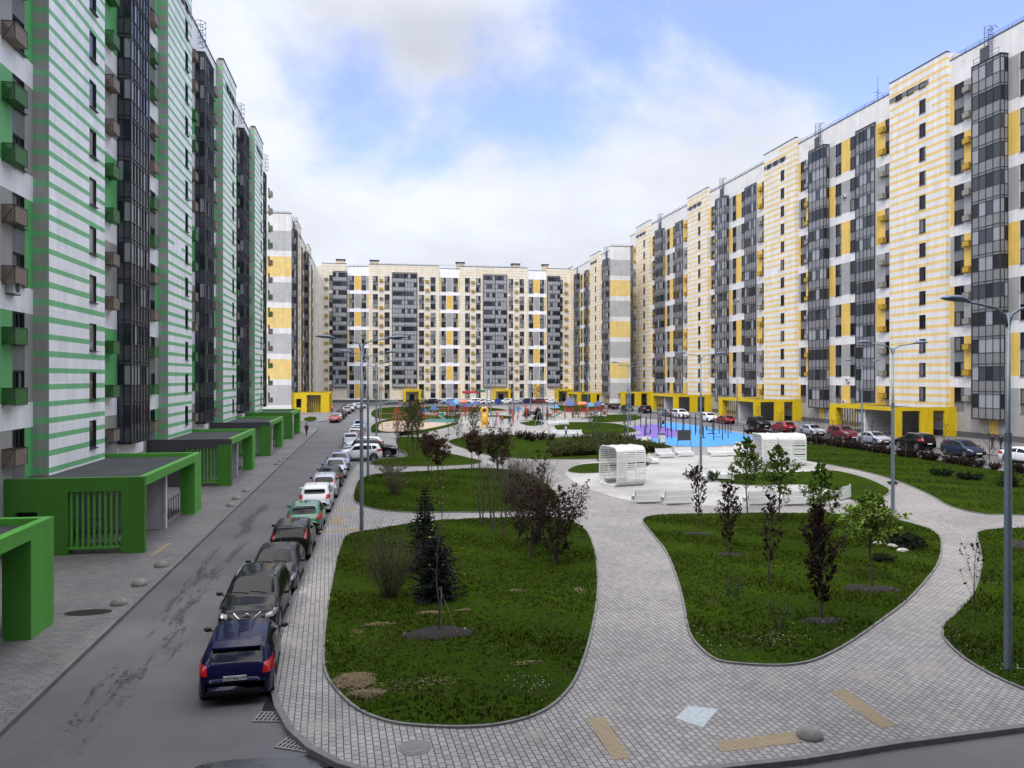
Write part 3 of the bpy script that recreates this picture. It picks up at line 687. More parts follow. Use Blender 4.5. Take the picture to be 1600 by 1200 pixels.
        for q in range(9): b.w.quad(fr(a0, zlt + .5 + q * .25, .09), fr(a1, zlt + .5 + q * .25, .09), fr(a1, zlt + .62 + q * .25, .04), fr(a0, zlt + .62 + q * .25, .04), PI['panel_dark'])
        if e > 29: loggia(b, o + 24.55 * k, o + 29.15 * k, 0, .14, 5, g0 - F * .28 + .3, zlt, seed=50 + sec, dk=tone_dk)
        elif e > 24.6 * k: loggia(b, o + 24.55 * k, o + e, 0, .14, 3, g0 - F * .28 + .3, zlt, seed=50 + sec, dk=tone_dk)

# --- the long white and yellow block on the right
kR = 1.078
bR = Bld('apartment_building', 'long white block with yellow stripes and yellow panels along the right side of the court', 3.39, 5.75, 1.9, 1.74, 52.2)
XR = 77.3; YR0 = 86.7
bR.fr, bR.rot = fr_right(XR, 0)
PR = 36.4 * kR
yellow_run(bR, YR0 - PR, 5, PR, kR, 13, last=27.4 * kR, seed=4)
YRE = YR0 + 3 * PR + 27.4 * kR
bR.w.add(roofbox(bR, XR + .02, XR + 14, YR0 - PR, YRE, 50.95)) if False else None
def shell(b, x0, x1, y0, y1, z, skip, cap=True):
    w = PI['panel_white']; m = MB(); m.box(x0, x1, y0, y1, 0, z, w, 'tb' + skip); m.quad((x0, y0, z - .3), (x1, y0, z - .3), (x1, y1, z - .3), (x0, y1, z - .3), PI['roof_felt']); b.w.add(m)
shell(bR, XR + .001, XR + 15, YR0 - PR, YRE, 50.9, 'w')
for sec in range(-1, 4):
    o = YR0 + PR * sec
    b_ = MB(); b_.box(XR - .5 * kR, XR + 8, o + 9.42 * kR, o + 20.58 * kR, 50.0, 52.15, PI['panel_white'], 'w'); bR.w.add(b_)
    ladder(bR, XR - .12, o + 2.6 * kR, 47.9, 52.3, -1)
    railing(bR, [(XR - 1.0 * kR, o + .3, 47.75), (XR - 1.0 * kR, o + 4.2 * kR, 47.75)], 1.1)
    railing(bR, [(XR + .25, o + .2, 51.1), (XR + .25, o + 9.3 * kR, 51.1)], .55)
    if sec < 3: railing(bR, [(XR + .25, o + 20.9 * kR, 51.1), (XR + .25, o + PR - .2, 51.1)], .55)
bR.finish()
for y_, z_ in ((YR0 + PR * 1 - 4.6, 38.2), (YR0 + 31.2 * kR, 7.6), (YR0 + 2 * PR - 4.4, 24.8), (YR0 + PR - 4.6, 4.0)):
    m = MB(); m.add(ac_unit(), Matrix.Translation((XR, y_, z_)) @ Matrix.Rotation(R(-90), 4, 'Z')); m.build('ac_unit', ['ac_white', 'frame_dark'], bR.root)
an = MB(); ax, ay = XR + 2.2, YR0 + 27 * kR
an.tube([(ax, ay, 50.6), (ax, ay, 55.9)], [.06, .03], 5)
for z_, w_ in ((53.2, .9), (53.8, .6)): an.tube([(ax - .1, ay - w_, z_), (ax + .1, ay + w_, z_)], .03, 4)
an.tube([(ax - .8, ay, 53.5), (ax + .8, ay, 53.5)], .03, 4)
an.build('roof_antenna', 'frame_rail', bR.root)

# --- wings joining the back block
kW = .90
def wing(label, left, X, Y0, Y1, seed):
    b = Bld('apartment_building', label, 2.88, 5.52, 1.6, 1.35, 44.8); b.fr, b.rot = (fr_left if left else fr_right)(X, 0); k = kW
    L = Y1 - Y0; P = 36.4 * k; n = 2 if L > P else 1
    yellow_run(b, Y0 + .9, n + (0 if left else 1), P, k, 13, last=(L - .9 - P * (n if not left else n - 1)), seed=seed, tone='panel_white')
    # end wall facing the camera: two-storey bands of grey and yellow
    xs = (X - 14, X) if left else (X, X + 5.8)
    f2 = lambda s, z, d: (s, Y0 - d, z)
    rc = []; z = 0; m2 = ['panel_greyband', 'panel_yellowband']; top = 40.9 if left else 41.1
    for i in range(8):
        zt_ = top - 5.76 * i; rc.append((xs[0], xs[1], max(zt_ - 4.5, 0), zt_, m2[i % 2])) if zt_ > 0 else None
    grid(b.w, f2, xs[0], xs[1], 0, b.roof, 0, 'panel_white', rc + [(xs[0], xs[1], 0, .8, 'base_dark')]); roof_trim(b.w, f2, xs[0], xs[1], b.roof, 0)
    fx = (lambda s, z, d: (X + d, s, z)) if left else (lambda s, z, d: (X - d, s, z))
    grid(b.w, fx, Y0, Y0 + .9, 0, b.roof, 0, 'panel_white', [(Y0, Y0 + .9, q[2], q[3], q[4]) for q in rc])
    if left: shell(b, X - 14, X - .001, Y0 + .001, Y1, b.roof - 1.2, 'es'); 
    else: shell(b, X + .001, X + 5.8, Y0 + .001, Y1, b.roof - 1.2, 'ws')
    return b
bLW = wing('white and yellow block at left with banded end wall, between green block and back block', True, -17.9, 185.4, 262, 11)
railing(bLW, [(-31, 186, 44.9), (-18.2, 186, 44.9)], .5); ladder(bLW, -17.8, 191, 41.6, 44.9, 1); bLW.finish()
bRW = wing('short white and yellow block with banded end wall, between right block and back block', False, 65.7, 216, 262, 12)
ladder(bRW, 65.6, 219, 41.6, 44.9, -1); railing(bRW, [(66, 216.3, 44.9), (71.2, 216.3, 44.9)], .5); bRW.finish()

# --- the back block, facing the camera
YB = 260.0
bB = Bld('apartment_building', 'wide cream and grey block closing the far end of the court, seen face on', 2.88, 2.24, 1.62, 1.9, 44.2)
bB.fr, bB.rot = fr_back(YB, 0); bB.n = 14; bB.pane = 'pane_curtained'
X_ = lambda u: XB(u, YB)
zsB = bB.rel(); gB = groups(bB, 14, False); rB = random.Random(21)
def back_wins(cols, d, rects, holes, grey_par=None):
    for a, c in cols:
        a, c = X_(a), X_(c); m = (a + c) / 2
        for z0, z1, par in gB: rects.append((a + .1, c - .1, z0, z1, 'panel_dark'))
        for z in zsB: holes.append((m - (c - a) / 2 + .12, m + (c - a) / 2 - .12, z - .81, z + .81)); bB.W(m, z, d, round(c - a - .24, 2), 1.62)
ST = [(503, 542), (576, 686.5), (718, 824.5), (853, 894)]; GR = [(542, 576), (686.5, 718), (824.5, 853)]
stw = [[(514, 520.2)], [(582, 591), (600.3, 609.2), (654, 663), (672, 681)], [(726, 734.5), (743, 751.3), (794, 802), (811, 819)], [(874.2, 879.5)]]
stb = [[510], [595.7, 667.3], [738.7, 806.6], [884]]
stl = [[(520.4, 542, 5)], [(613, 651, 8)], [(755, 791, 8)], [(855, 874, 5)]]
for (a, c), wc, bc, lc in zip(ST, stw, stb, stl):
    a, c = X_(a), X_(c); rects, holes = stripes(a, c, 1.2, 44.0, .86, .27, 'stripe_pale', rB, (a + c) / 2), []
    rects.append((a, c, 0, .9, 'base_dark')); back_wins(wc, .35, rects, holes)
    for z0, z1, par in gB:
        rects.append((a, c, z1, z1 + .62, 'panel_cream'))
    grid(bB.w, bB.fr, a, c, 0, 44.2, .35, 'panel_cream', rects, holes); roof_trim(bB.w, bB.fr, a, c, 44.2, .35)
    for sx in (a, c): grid(bB.w, lambda s_, z_, d_, sx=sx: (sx, YB - s_, z_), 0, .35, 0, 44.2, 0, 'panel_cream')
    for u in bc:
        for z in zsB[1:]: bB.B(X_(u), z - .5, rB.choice(['basket_yellow', 'basket_brown', 'basket_yellow']), .8, .35)
    for l0, l1, nb in lc:
        ll = X_(l1) - X_(l0)
        if nb == 8:
            m = (X_(l0) + X_(l1)) / 2; loggia(bB, X_(l0), m, .35, .5, 4, 5.0, 41.6, seed=int(l0)); loggia(bB, m, X_(l1), .35, .5, 4, 5.0, 41.6, seed=int(l1), dk=0)
        else: loggia(bB, X_(l0), X_(l1), .35, .5, nb, 5.0, 41.6, seed=int(l0))
for (a, c), (n0, w0, p0, p1, w1, q1), fl in zip(GR, [((542, 545), (545, 554), 554, 563, (564, 573), 576), ((686.5, 688.7), (689, 697.5), 698, 707, (707.6, 716), 718), ((824.5, 825.8), (826, 834), 834.3, 842.3, (842.8, 850.6), 853)], (0, 0, 1)):
    rects, holes = [], []; A_, C_ = X_(a), X_(c)
    for z0, z1, par in gB:
        par ^= 0; mid = 'panel_yellow' if par == 0 else 'panel_grey'; side = 'panel_yellow' if par else 'panel_grey'
        if a == 686.5: mid, side = side, mid
        rects += [(X_(w0[1]), X_(w1[0]), z0, z1, mid), (A_, X_(w0[0]), z0, z1, side), (X_(w1[1]), C_, z0, z1, side)]
    rects.append((A_, C_, 0, .9, 'base_dark')); back_wins([w0, w1], 0, rects, holes)
    grid(bB.w, bB.fr, A_, C_, 0, 43.4, 0, 'panel_cool', rects, holes); roof_trim(bB.w, bB.fr, A_, C_, 43.4, 0)
grid(bB.w, bB.fr, -34, X_(503), 0, 43.4, .3, 'panel_cream')
shell(bB, -34, X_(894), YB + .001, YB + 14, 43.3, 's')
for u in (532, 585, 720, 807, 853.5):
    x = X_(u); m = MB(); w = 2.6 if u != 853.5 else 1.9
    m.box(x - w / 2, x + w / 2, YB + 1, YB + 3, 43.0, 45.0, 0); m.box(x - w / 2 + .1, x + w / 2 - .1, YB + 1.1, YB + 2.9, 45.0, 45.5, 2)
    for q in (-w / 2, w / 2 - .12): m.box(x + q, x + q + .12, YB + .95, YB + 3.05, 45.0, 45.65, 1)
    m.box(x - w / 2 - .25, x + w / 2 + .25, YB + .7, YB + 3.3, 45.65, 45.82, 1); m.build('roof_vent', ['stripe_pale', 'frame_dark', 'panel_white'], bB.root)
railing(bB, [(X_(545), YB + .2, 43.5), (X_(575), YB + .2, 43.5)], .5); railing(bB, [(X_(578), YB, 44.3), (X_(820), YB, 44.3)], .35)
for i in range(16):
    u = rB.choice([557, 559, 604, 660, 747, 799, 814, 830, 846, 693]); z = rB.choice(zsB[1:]) - 1.15
    m = MB(); m.add(ac_unit(), Matrix.Translation((X_(u), YB - (.36 if rB.random() < .7 else 0.36), z)));
    if 576 < u < 686 or 718 < u < 824: m.build('ac_unit', ['ac_white', 'frame_dark'], bB.root)
bB.finish()

# --- the green block on the left
kG = .834; XL = -15.2; PG = 27.1 * kG; YG0 = 41.4
bG = Bld('apartment_building', 'tall white block with green stripes and green panels along the left side of the street', 2.67, 4.92, 1.48, 1.3, 40.9)
bG.fr, bG.rot = fr_left(XL - .7, 0); bG.n = 13
gs = groups(bG, 13); zs = bG.rel(); h = bG.wh / 2; rG = random.Random(5); g0 = gs[0][0]
for sec in range(-1, 4):
    o = YG0 + PG * sec; T1 = 9.7 * kG; k = kG; rects, holes = [], []; top = 40.2
    A = lambda par: 'panel_green' if par else 'panel_grey'; Bq = lambda par: 'panel_grey' if par else 'panel_green'
    for (w0, w1), pans in (((9.95, 11.4), [(11.4, 15.2, 0)]), ((24.4, 26.0), [(20.2, 22.3, 2), (22.3, 24.4, 0), (26.0, 27.1, 1)])):
        for z0, z1, par in gs:
            for p0, p1, t in pans:
                rects.append((o + p0 * k, o + p1 * k, z0, z1, [A(par), Bq(par), 'panel_cool'][t]))
            rects.append((o + w0 * k, o + w1 * k, z0, z1, 'panel_dark'))
        for i, z in enumerate(zs):
            sc = o + (w0 + w1) / 2 * k; holes.append((sc - .62, sc + .62, z - h, z + h)); bG.W(sc, z, 0, 1.24, bG.wh)
            par = next(g[2] for g in gs if g[0] <= z <= g[1])
            bG.B(o + (12.9 if w0 < 12 else 23.9) * k, z - .42, 'basket_green' if par else 'basket_brown', .88)
    rects.append((o, o + PG, 0, g0, 'panel_grey')); rects.append((o + 26 * k, o + PG, 0, g0, 'panel_green')); rects.append((o + T1, o + PG, 0, .8, 'base_dark'))
    e = PG if sec < 3 else 14.5 * k
    if sec == 3: e = 15.6 * k
    grid(bG.w, bG.fr, o + T1, o + e, 0, top, 0, 'panel_cool', rects, holes); roof_trim(bG.w, bG.fr, o + T1, o + e, top, 0)
    st = stripes(o, o + T1, 2.6, 40.4, .78, .265, 'stripe_green', rG, o + 5.2 * k); st.append((o, o + T1, 0, .8, 'base_dark')); hw = []
    for z in zs: sc = o + 7.3 * k; hw.append((sc - .55, sc + .55, z - .80, z + .72)); bG.W(sc, z - .04, .7, 1.1, 1.52)
    zz_ = 40.9 - 2.1; st.append((o + 1.2, o + T1, zz_ - .32, zz_ + .32, 'panel_dark'))
    for q in (3.2, 5.2, 7.3): hw.append((o + q * k - .55, o + q * k + .55, zz_ - .32, zz_ + .32)); bG.W(o + q * k, zz_, .7, 1.1, .64)
    grid(bG.w, bG.fr, o, o + T1, 0, 40.9, .7, 'panel_cool', st, hw); roof_trim(bG.w, bG.fr, o, o + T1, 40.9, .7)
    for sx in (o, o + T1):
        grid(bG.w, lambda s_, z_, d_, sx=sx: (XL - .7 + s_, sx, z_), 0, .7, 0, 40.9, 0, 'panel_grey', [(0, .7, q[2], q[3], 'stripe_green' if q[4] == 'stripe_green' else q[4]) for q in st if q[0] <= o + .01 and q[4] != 'panel_dark'])
    bx = MB(); bx.box(XL - 8, XL - .05, o + .02, o + T1 - .02, 39.8, 40.85, PI['panel_cool'], 'e'); bG.w.add(bx)
    if sec < 3:
        loggia(bG, o + 15.3 * k, o + 20.2 * k, 0, .8, 6, 3.9, 37.6, seed=70 + sec, dk=2)
    else: loggia(bG, o + 15.6 * k - 2.0, o + 15.6 * k, 0, .5, 3, 3.9, 37.6, seed=79, dk=2)
    ladder(bG, XL - .9, o + 17 * k, 38.0, 40.9, 1); railing(bG, [(XL - .9, o + 9.9 * k, 40.3), (XL - .9, o + (PG if sec < 3 else 12.5), 40.3)], .5)
shell(bG, XL - 15, XL - .701, YG0 - PG, YG0 + 3 * PG + 15.6 * kG, 40.1, 'e')
for y_, z_ in ((46.0 - PG + 15.5, 12.0), (45.2 + 11.2, 21.7), (75.0, 29.3)):
    m = MB(); m.add(ac_unit(), Matrix.Translation((XL - .7, y_, z_)) @ Matrix.Rotation(R(90), 4, 'Z')); m.build('ac_unit', ['ac_white', 'frame_dark'], bG.root)
m = MB(); m.box(XL - .69, XL - .6, 52.6, 54.0, 3.95, 4.4); m.build('house_sign', 'sign_blue', bG.root)
bG.finish()

# --- the block the photograph was taken from, behind the camera
bN = MB(); bN.box(-45, 95, -16, -1.6, 0, 42, 0, 'b')
for i in range(40):
    for k in range(13): bN.box(-42 + i * 3.4, -40.5 + i * 3.4, -1.6, -1.56, 2 + 3 * k, 3.6 + 3 * k, 1)
nb_ = thing('apartment_building', 'tall block standing at the near end of the court behind the viewpoint', 'building')
bN.build('wall', ['panel_dark', 'pane'], nb_)
# ------------------------------------------------------------------ entrance canopies
def green_canopy(y0, label, dark, face_dark):
    """open porch frame over an entrance: end wall with slats, roof, beam, far pier, balustrade (origin at the kerb-side near corner)"""
    t = thing('entrance_canopy', label, 'canopy', (-10.1, y0, PZ), 0, 'green entrance canopies along the street'); H = 3.42; Lc = 12.1; D = 5.08
    gd = 'green_dark'; e = MB(); T = .32; fm = 1 if face_dark else 0
    # end wall: x from -D (house) to 0
    def seg(x0, x1, z0, z1, m=0): e.box(x0, x1, 0, T, z0, z1, m)
    seg(-.95, 0, 0, H - .42, 0); seg(-3.2, -.95, H - .62, H - .42, fm); seg(-4.45, -3.2, 0, H - .42, fm); seg(-5.35, -4.45, 1.95, H - .42, fm); seg(-5.35, -4.45, 0, .95, fm); seg(-5.78, -5.35, 0, H - .42, fm)
    seg(-5.78, 0, H - .42, H, fm)
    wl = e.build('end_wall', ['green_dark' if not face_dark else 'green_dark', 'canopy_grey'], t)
    s = MB()
    for i in range(10):
        x = -3.12 + i * .235; s.box(x, x + .085, .07, .2, .32, H - .62)
    s.box(-3.2, -.95, .05, .24, .24, .32); s.build('slat_screen', 'green_paint', t)
    b = MB(); b.box(-.3, 0, T, Lc, H - .42, H, 0); b.box(-5.78, -.3, Lc - .3, Lc, H - .42, H, 0)
    b.box(-.8, 0, Lc - 1.75, Lc, 0, H - .42, 0)
    b.build('beam_frame', ['green_paint'], t)
    r = MB(); r.box(-5.78, -.3, T, Lc - .3, H - .34, H - .22, 0); r.build('roof', ['roof_felt'], t)
    c = MB(); c.box(-5.7, -.62, 5.9, 6.1, 0, H - .34, 0); c.box(-.62, -.5, 5.86, 6.14, 0, H - .34, 1); c.build('inner_wall', ['white_paint', 'ac_white'], t)
    p = MB(); p.box(-5.4, -1.05, 6.1, Lc - 1.75, 0, .28); p.box(-1.05, -.75, 6.3, Lc - 1.75, 0, .14); p.box(-3.6, -.9, .5, 2.4, 0, .45); p.build('ramp', 'concrete', t)
    g = MB()
    for y in [6.3 + .55 * i for i in range(8)]: g.tube([(-.85, y, 0), (-.85, y, 1.2)], .022, 5)
    for z in (1.2, .35): g.tube([(-.85, 6.3, z), (-.85, Lc - 1.8, z)], .025, 5)
    g.build('railing', 'steel_dark', t); g = MB()
    for y in (.7, 1.6, 2.5): g.tube([(-.75, y, 0), (-.75, y, 1.1)], .022, 5)
    for z in (1.1, .7): g.tube([(-2.6, .7, z + .35), (-.75, 2.5, z)], .022, 5)
    g.build('handrail', 'steel_dark', t)
    d = MB(); d.box(-5.79, -5.1, .4, Lc - .4, 0, H - .45); d.build('doorway', 'interior_dark', t)
    return t
for i, (lab, dk) in enumerate([('green entrance canopy cut off by the left edge of the picture', 0), ('large green entrance canopy with black roof, nearest fully visible one', 0),
        ('green entrance canopy with a dark grey end wall, behind the nearest full one', 1), ('green entrance canopy third along the street, with dark end wall', 1), ('small distant green entrance canopy fourth along the street', 0), ]):
    green_canopy(15.8 + 22.5 * i, lab, 0, dk)

def yellow_canopy(name_label, loc, rz, Lc=15.0, D=9.4, H=3.95):
    """mirror of the same porch: end wall with two openings toward -Y, beam on +Y side, far pier"""
    t = thing('entrance_canopy', name_label, 'canopy', loc, rz, 'yellow entrance canopies'); e = MB(); T = .3
    for x0, x1, z0, z1 in ((0, 1.3, 0, H - .5), (4.0, 5.9, 0, H - .5), (7.6, D, 0, H - .5), (0, D, H - .5, H)): e.box(x0, x1, 0, T, z0, z1)
    e.build('end_wall', 'yellow_paint', t)
    b = MB(); b.box(0, .35, T, Lc, H - .5, H); b.box(.35, D, Lc - .3, Lc, H - .5, H); b.box(0, .9, Lc - 1.7, Lc, 0, H - .5); b.build('beam_frame', 'yellow_paint', t)
    r = MB(); r.box(.35, D, T, Lc - .3, H - .4, H - .28); r.build('roof', 'roof_felt', t)
    c = MB(); c.box(.5, .72, 6.9, 7.2, 0, H - .4, 1); c.box(.72, D, 6.95, 7.15, 0, H - .4, 0); c.build('inner_wall', ['white_paint', 'ac_white'], t)
    s = MB()
    for i in range(9): s.box(1.1 + i * .42, 1.22 + i * .42, Lc - .25, Lc - .1, .3, H - .5)
    s.build('slat_screen', 'yellow_paint', t)
    g = MB()
    for y in [.5 + .8 * i for i in range(8)]: g.tube([(.6, y, 0), (.6, y, 1.1)], .025, 4)
    for z in (1.1, .6): g.tube([(.6, .5, z), (.6, 6.6, z)], .025, 4)
    g.build('railing', 'steel', t)
    d = MB(); d.box(D - .5, D - .02, .4, 6.8, 0, H - .6); d.build('doorway', 'interior_dark', t)
    return t
for i, lab in enumerate(['large yellow entrance canopy nearest the camera on the right', 'yellow entrance canopy second along the right block', 'yellow entrance canopy third along the right block', 'distant yellow entrance canopy at the far end of the right block']):
    yellow_canopy(lab, (67.9, 95.6 + 39.25 * i, PZ), 0)
yellow_canopy('yellow entrance canopy in front of the short banded block', (58.4, 225, PZ), 0, 12, 7.2, 3.5)
# the yellow porch at the far left stands on the other side of its street: mirrored plan
def yellow_porch(loc):
    t = thing('entrance_canopy', 'solid yellow entrance porch at the end of the left street', 'canopy', loc, 0, 'yellow entrance canopies'); H = 4.5; D = 8.4
    e = MB()
    for x0, x1, z0, z1 in ((-1.9, 0, 0, H - .55), (-8.4, -7.3, 0, H - .55), (-6.2, -5.0, 0, H - .55), (-7.3, -6.2, 0, 1.1), (-7.3, -6.2, 3.1, H - .55), (-8.4, 0, H - .55, H)): e.box(x0, x1, 0, .3, z0, z1)
    e.build('end_wall', 'yellow_paint', t)
    b = MB(); b.box(-.35, 0, .3, 14, H - .5, H); b.box(-.6, 0, 7.5, 14, 0, H - .5); b.box(-D, -.35, 13.7, 14, H - .5, H); b.build('beam_frame', 'yellow_paint', t)
    s = MB()
    for i in range(6): s.box(-4.85 + i * .5, -4.7 + i * .5, .05, .2, .2, H - .55)
    s.build('slat_screen', 'frame_dark', t); m = MB(); m.box(-4.9, -2.0, 1.4, 1.5, 0, H - .6); m.box(-7.3, -6.2, .9, 1, 1, 3.2, 1); m.build('inner_wall', ['yellow_paint', 'interior_dark'], t)
    r = MB(); r.box(-D, -.35, .3, 13.7, H - .35, H - .25); r.build('roof', 'roof_felt', t)
yellow_porch((-9.6, 186, PZ))
def yellow_portal(u, lab, w=5.6):
    x = XB(u, 258); t = thing('entrance_canopy', lab, 'canopy', (x, 257, PZ), 0, 'yellow entrance canopies'); m = MB()
    m.box(-w / 2, -w / 2 + .8, 0, 2.6, 0, 3.4); m.box(w / 2 - .8, w / 2, 0, 2.6, 0, 3.4); m.box(-w / 2, w / 2, 0, 2.6, 3.4, 4.1); m.build('beam_frame', 'yellow_paint', t)
    d = MB(); d.box(-.8, .8, 2.3, 2.5, 0, 2.5); d.build('door', 'interior_dark', t)
yellow_portal(644, 'yellow portal at the left entrance of the back block'); yellow_portal(784, 'yellow portal at the middle entrance of the back block'); yellow_portal(881, 'yellow portal at the right entrance of the back block')

# ------------------------------------------------------------------ street lamps
def lamp_mesh():
    t = thing('street_lamp', 'x', 'street lamp'); H = 9.62; p = MB()
    p.tube([(0, 0, 0), (0, 0, .05), (0, 0, 6.3), (0, 0, 6.34), (0, 0, H)], [.115, .105, .09, .072, .055], 14)
    p.build('pole', 'lamp_grey', t, True)
    b = MB(); b.tube([(0, 0, 0), (0, 0, .04)], .2, 12); b.tube([(0, 0, 6.15), (0, 0, 6.4)], [.1, .1], 12); b.build('base_plate', 'lamp_grey', t)
    for sx in (-1, 1):
        a = MB(); a.tube([(0, 0, H - .45), (sx * .12, 0, H - .05), (sx * .45, 0, H + .12), (sx * 1.5, 0, H + .27)], [.045, .04, .035, .03], 8)
        ao = a.build('arm', 'lamp_grey', t, True)
        h = MB(); h.tube([(sx * 1.35, 0, H + .26), (sx * 1.5, 0, H + .30), (sx * 1.75, 0, H + .35), (sx * 2.05, 0, H + .36), (sx * 2.3, 0, H + .33)], [.05, .10, .145, .12, .02], 12)
        h.v = [(x, y * 1.25, H + .3 + (z - H - .3) * .62) for x, y, z in h.v]
        h.tube([(sx * 1.55, 0, H + .34), (sx * 1.55, 0, H + .44)], .035, 8); h.build('lamp_head', 'lamp_head', t, True)
    return t
lamp0 = lamp_mesh()
LAMPS = [(1575, 1049, 'double-armed street lamp nearest the camera, rising past the right edge lawn', 8), (1395, 801, 'double-armed street lamp right of the benches beside the curving path', 0),
 (1095, 738, 'double-armed street lamp standing on the pale plaza', 0), (565, 833, 'tall double-armed street lamp at the corner of the near left lawn', 0), (575, 745, 'street lamp just behind the nearer one on the left pavement', 4),
 (1347, 692, 'street lamp between maroon and silver cars on the right street', 0), (1152, 665, 'street lamp at the kerb behind the sports ground', 0), (981, 681, 'street lamp at the left edge of the sports ground', 0),
 (588, 690, 'street lamp behind the parking bay beside the left street', 0), (593, 663, 'street lamp left of the sand play area', 0), (596, 648, 'distant street lamp beyond the sand play area', 0),
 (761, 652, 'left one of two close street lamps behind the playground', 0), (767, 650, 'right one of two close street lamps behind the playground', 0), (802, 662, 'street lamp in the middle of the playground', 0),
 (829, 643, 'distant street lamp in front of the back block centre', 0), (868, 638, 'distant street lamp near the right end of the back block', 0), (919, 648, 'distant street lamp near the orange playground roofs', 0), (985, 664, 'street lamp behind the purple part of the sports ground', 0)]
for i, (u, v, lab, rz) in enumerate(LAMPS):
    p = G(u, v, PZ)
    if i == 0: lamp0.location = p; lamp0['label'] = lab; lamp0['group'] = 'street lamps of the court'; lamp0.rotation_euler.z = R(rz)
    else: dup(lamp0, p, R(rz), lab)

# ------------------------------------------------------------------ white slatted benches and cabins
def bench_tmpl():
    t = thing('bench', 'x', 'bench'); w = .86; prof = [(-.42, .36), (-.30, .42), (.0, .40), (.18, .46), (.28, .62), (.35, .78), (.38, .90)]
    s = MB()
    pts = []
    for i in range(len(prof) - 1):
        a, c = prof[i], prof[i + 1]; n = max(1, int(math.hypot(c[0] - a[0], c[1] - a[1]) / .072))
        for k in range(n): pts.append((a[0] + (c[0] - a[0]) * k / n, a[1] + (c[1] - a[1]) * k / n, math.atan2(c[1] - a[1], c[0] - a[0])))
    seat, back = MB(), MB()
    for y, z, an in pts:
        q = back if z > .5 else seat; M = Matrix.Translation((0, y, z)) @ Matrix.Rotation(an, 4, 'X'); bx = MB(); bx.box(-w, w, -.03, .03, -.015, .015); q.add(bx, M)
    for k in range(9): f_ = k / 9; back.box(-w, w, .43 + .03 * f_, .45 + .03 * f_, .88 - .78 * f_ - .075, .88 - .78 * f_)
    seat.box(-w, w, -.46, -.42, .12, .44)
    seat.build('seat', 'white_paint', t); back.build('backrest', 'white_paint', t)
    for sx in (-1, 1):
        f = MB(); f.tube([(sx * w, -.42, .02), (sx * w, -.45, .4), (sx * w, 0, .42), (sx * w, .2, .46), (sx * w, .40, .92)], .035, 6); f.tube([(sx * w, .2, .48), (sx * w, .36, .02), (sx * w, -.42, .02)], .035, 6)
        f.build('side_frame', 'white_paint', t)
    return t
bench0 = bench_tmpl()
BENCH = [(1011, 785, 180, 'white slatted bench seen from behind, left end of the near row'), (1057, 787, 180, 'white slatted bench seen from behind, partly behind a purple-leaved tree'), (1186, 788, 180, 'white slatted bench seen from behind, left of the two behind the green trees'),
 (1240, 788, 180, 'white slatted bench seen from behind, right of the two behind the green trees'), (1310, 780, 215, 'white bench at an angle at the right end of the near row'),
 (1039, 715, 10, 'white bench facing the camera, leftmost in the row before the blue floor'), (1069, 713, 6, 'white bench facing the camera, second in the row before the blue floor'), (1121, 713, -2, 'white bench facing the camera, right of the plaza lamp'), (1147, 712, -10, 'white bench facing the camera, half hidden behind a green maple'),
 (1021, 725, 70, 'white bench seen end-on behind the left slatted cabin'), (1160, 704, -40, 'white bench turned sideways beside the blue floor'), (1104, 750, 40, 'white bench beside the planter in the middle of the plaza'), (1128, 749, -30, 'white bench at the left tip of the plaza grass'),
 (861, 681, 4, 'white bench on the playground path, left of three near the hedge'), (881, 682, 4, 'white bench on the playground path, middle of three near the hedge'), (900, 682, 4, 'white bench on the playground path, right of three near the hedge'),
 (864, 665, 4, 'white bench deeper in the playground near the slide'), (880, 664, 4, 'white bench deeper in the playground right of the slide'), (940, 651, 4, 'white bench on the pale path behind the orange towers'), (1008, 694, 8, 'long white bench on the left edge of the blue floor')]
def place_many(t0, items, group, z=PZ, sc=None):
    for i, it in enumerate(items):
        u, v, rz, lab = it[:4]; p = G(u, v, z)
        if i == 0: t0.location = p; t0.rotation_euler.z = R(rz); t0['label'] = lab; t0['group'] = group
        else: dup(t0, p, R(rz), lab, group)
place_many(bench0, BENCH, 'white slatted benches', PZ + .02)
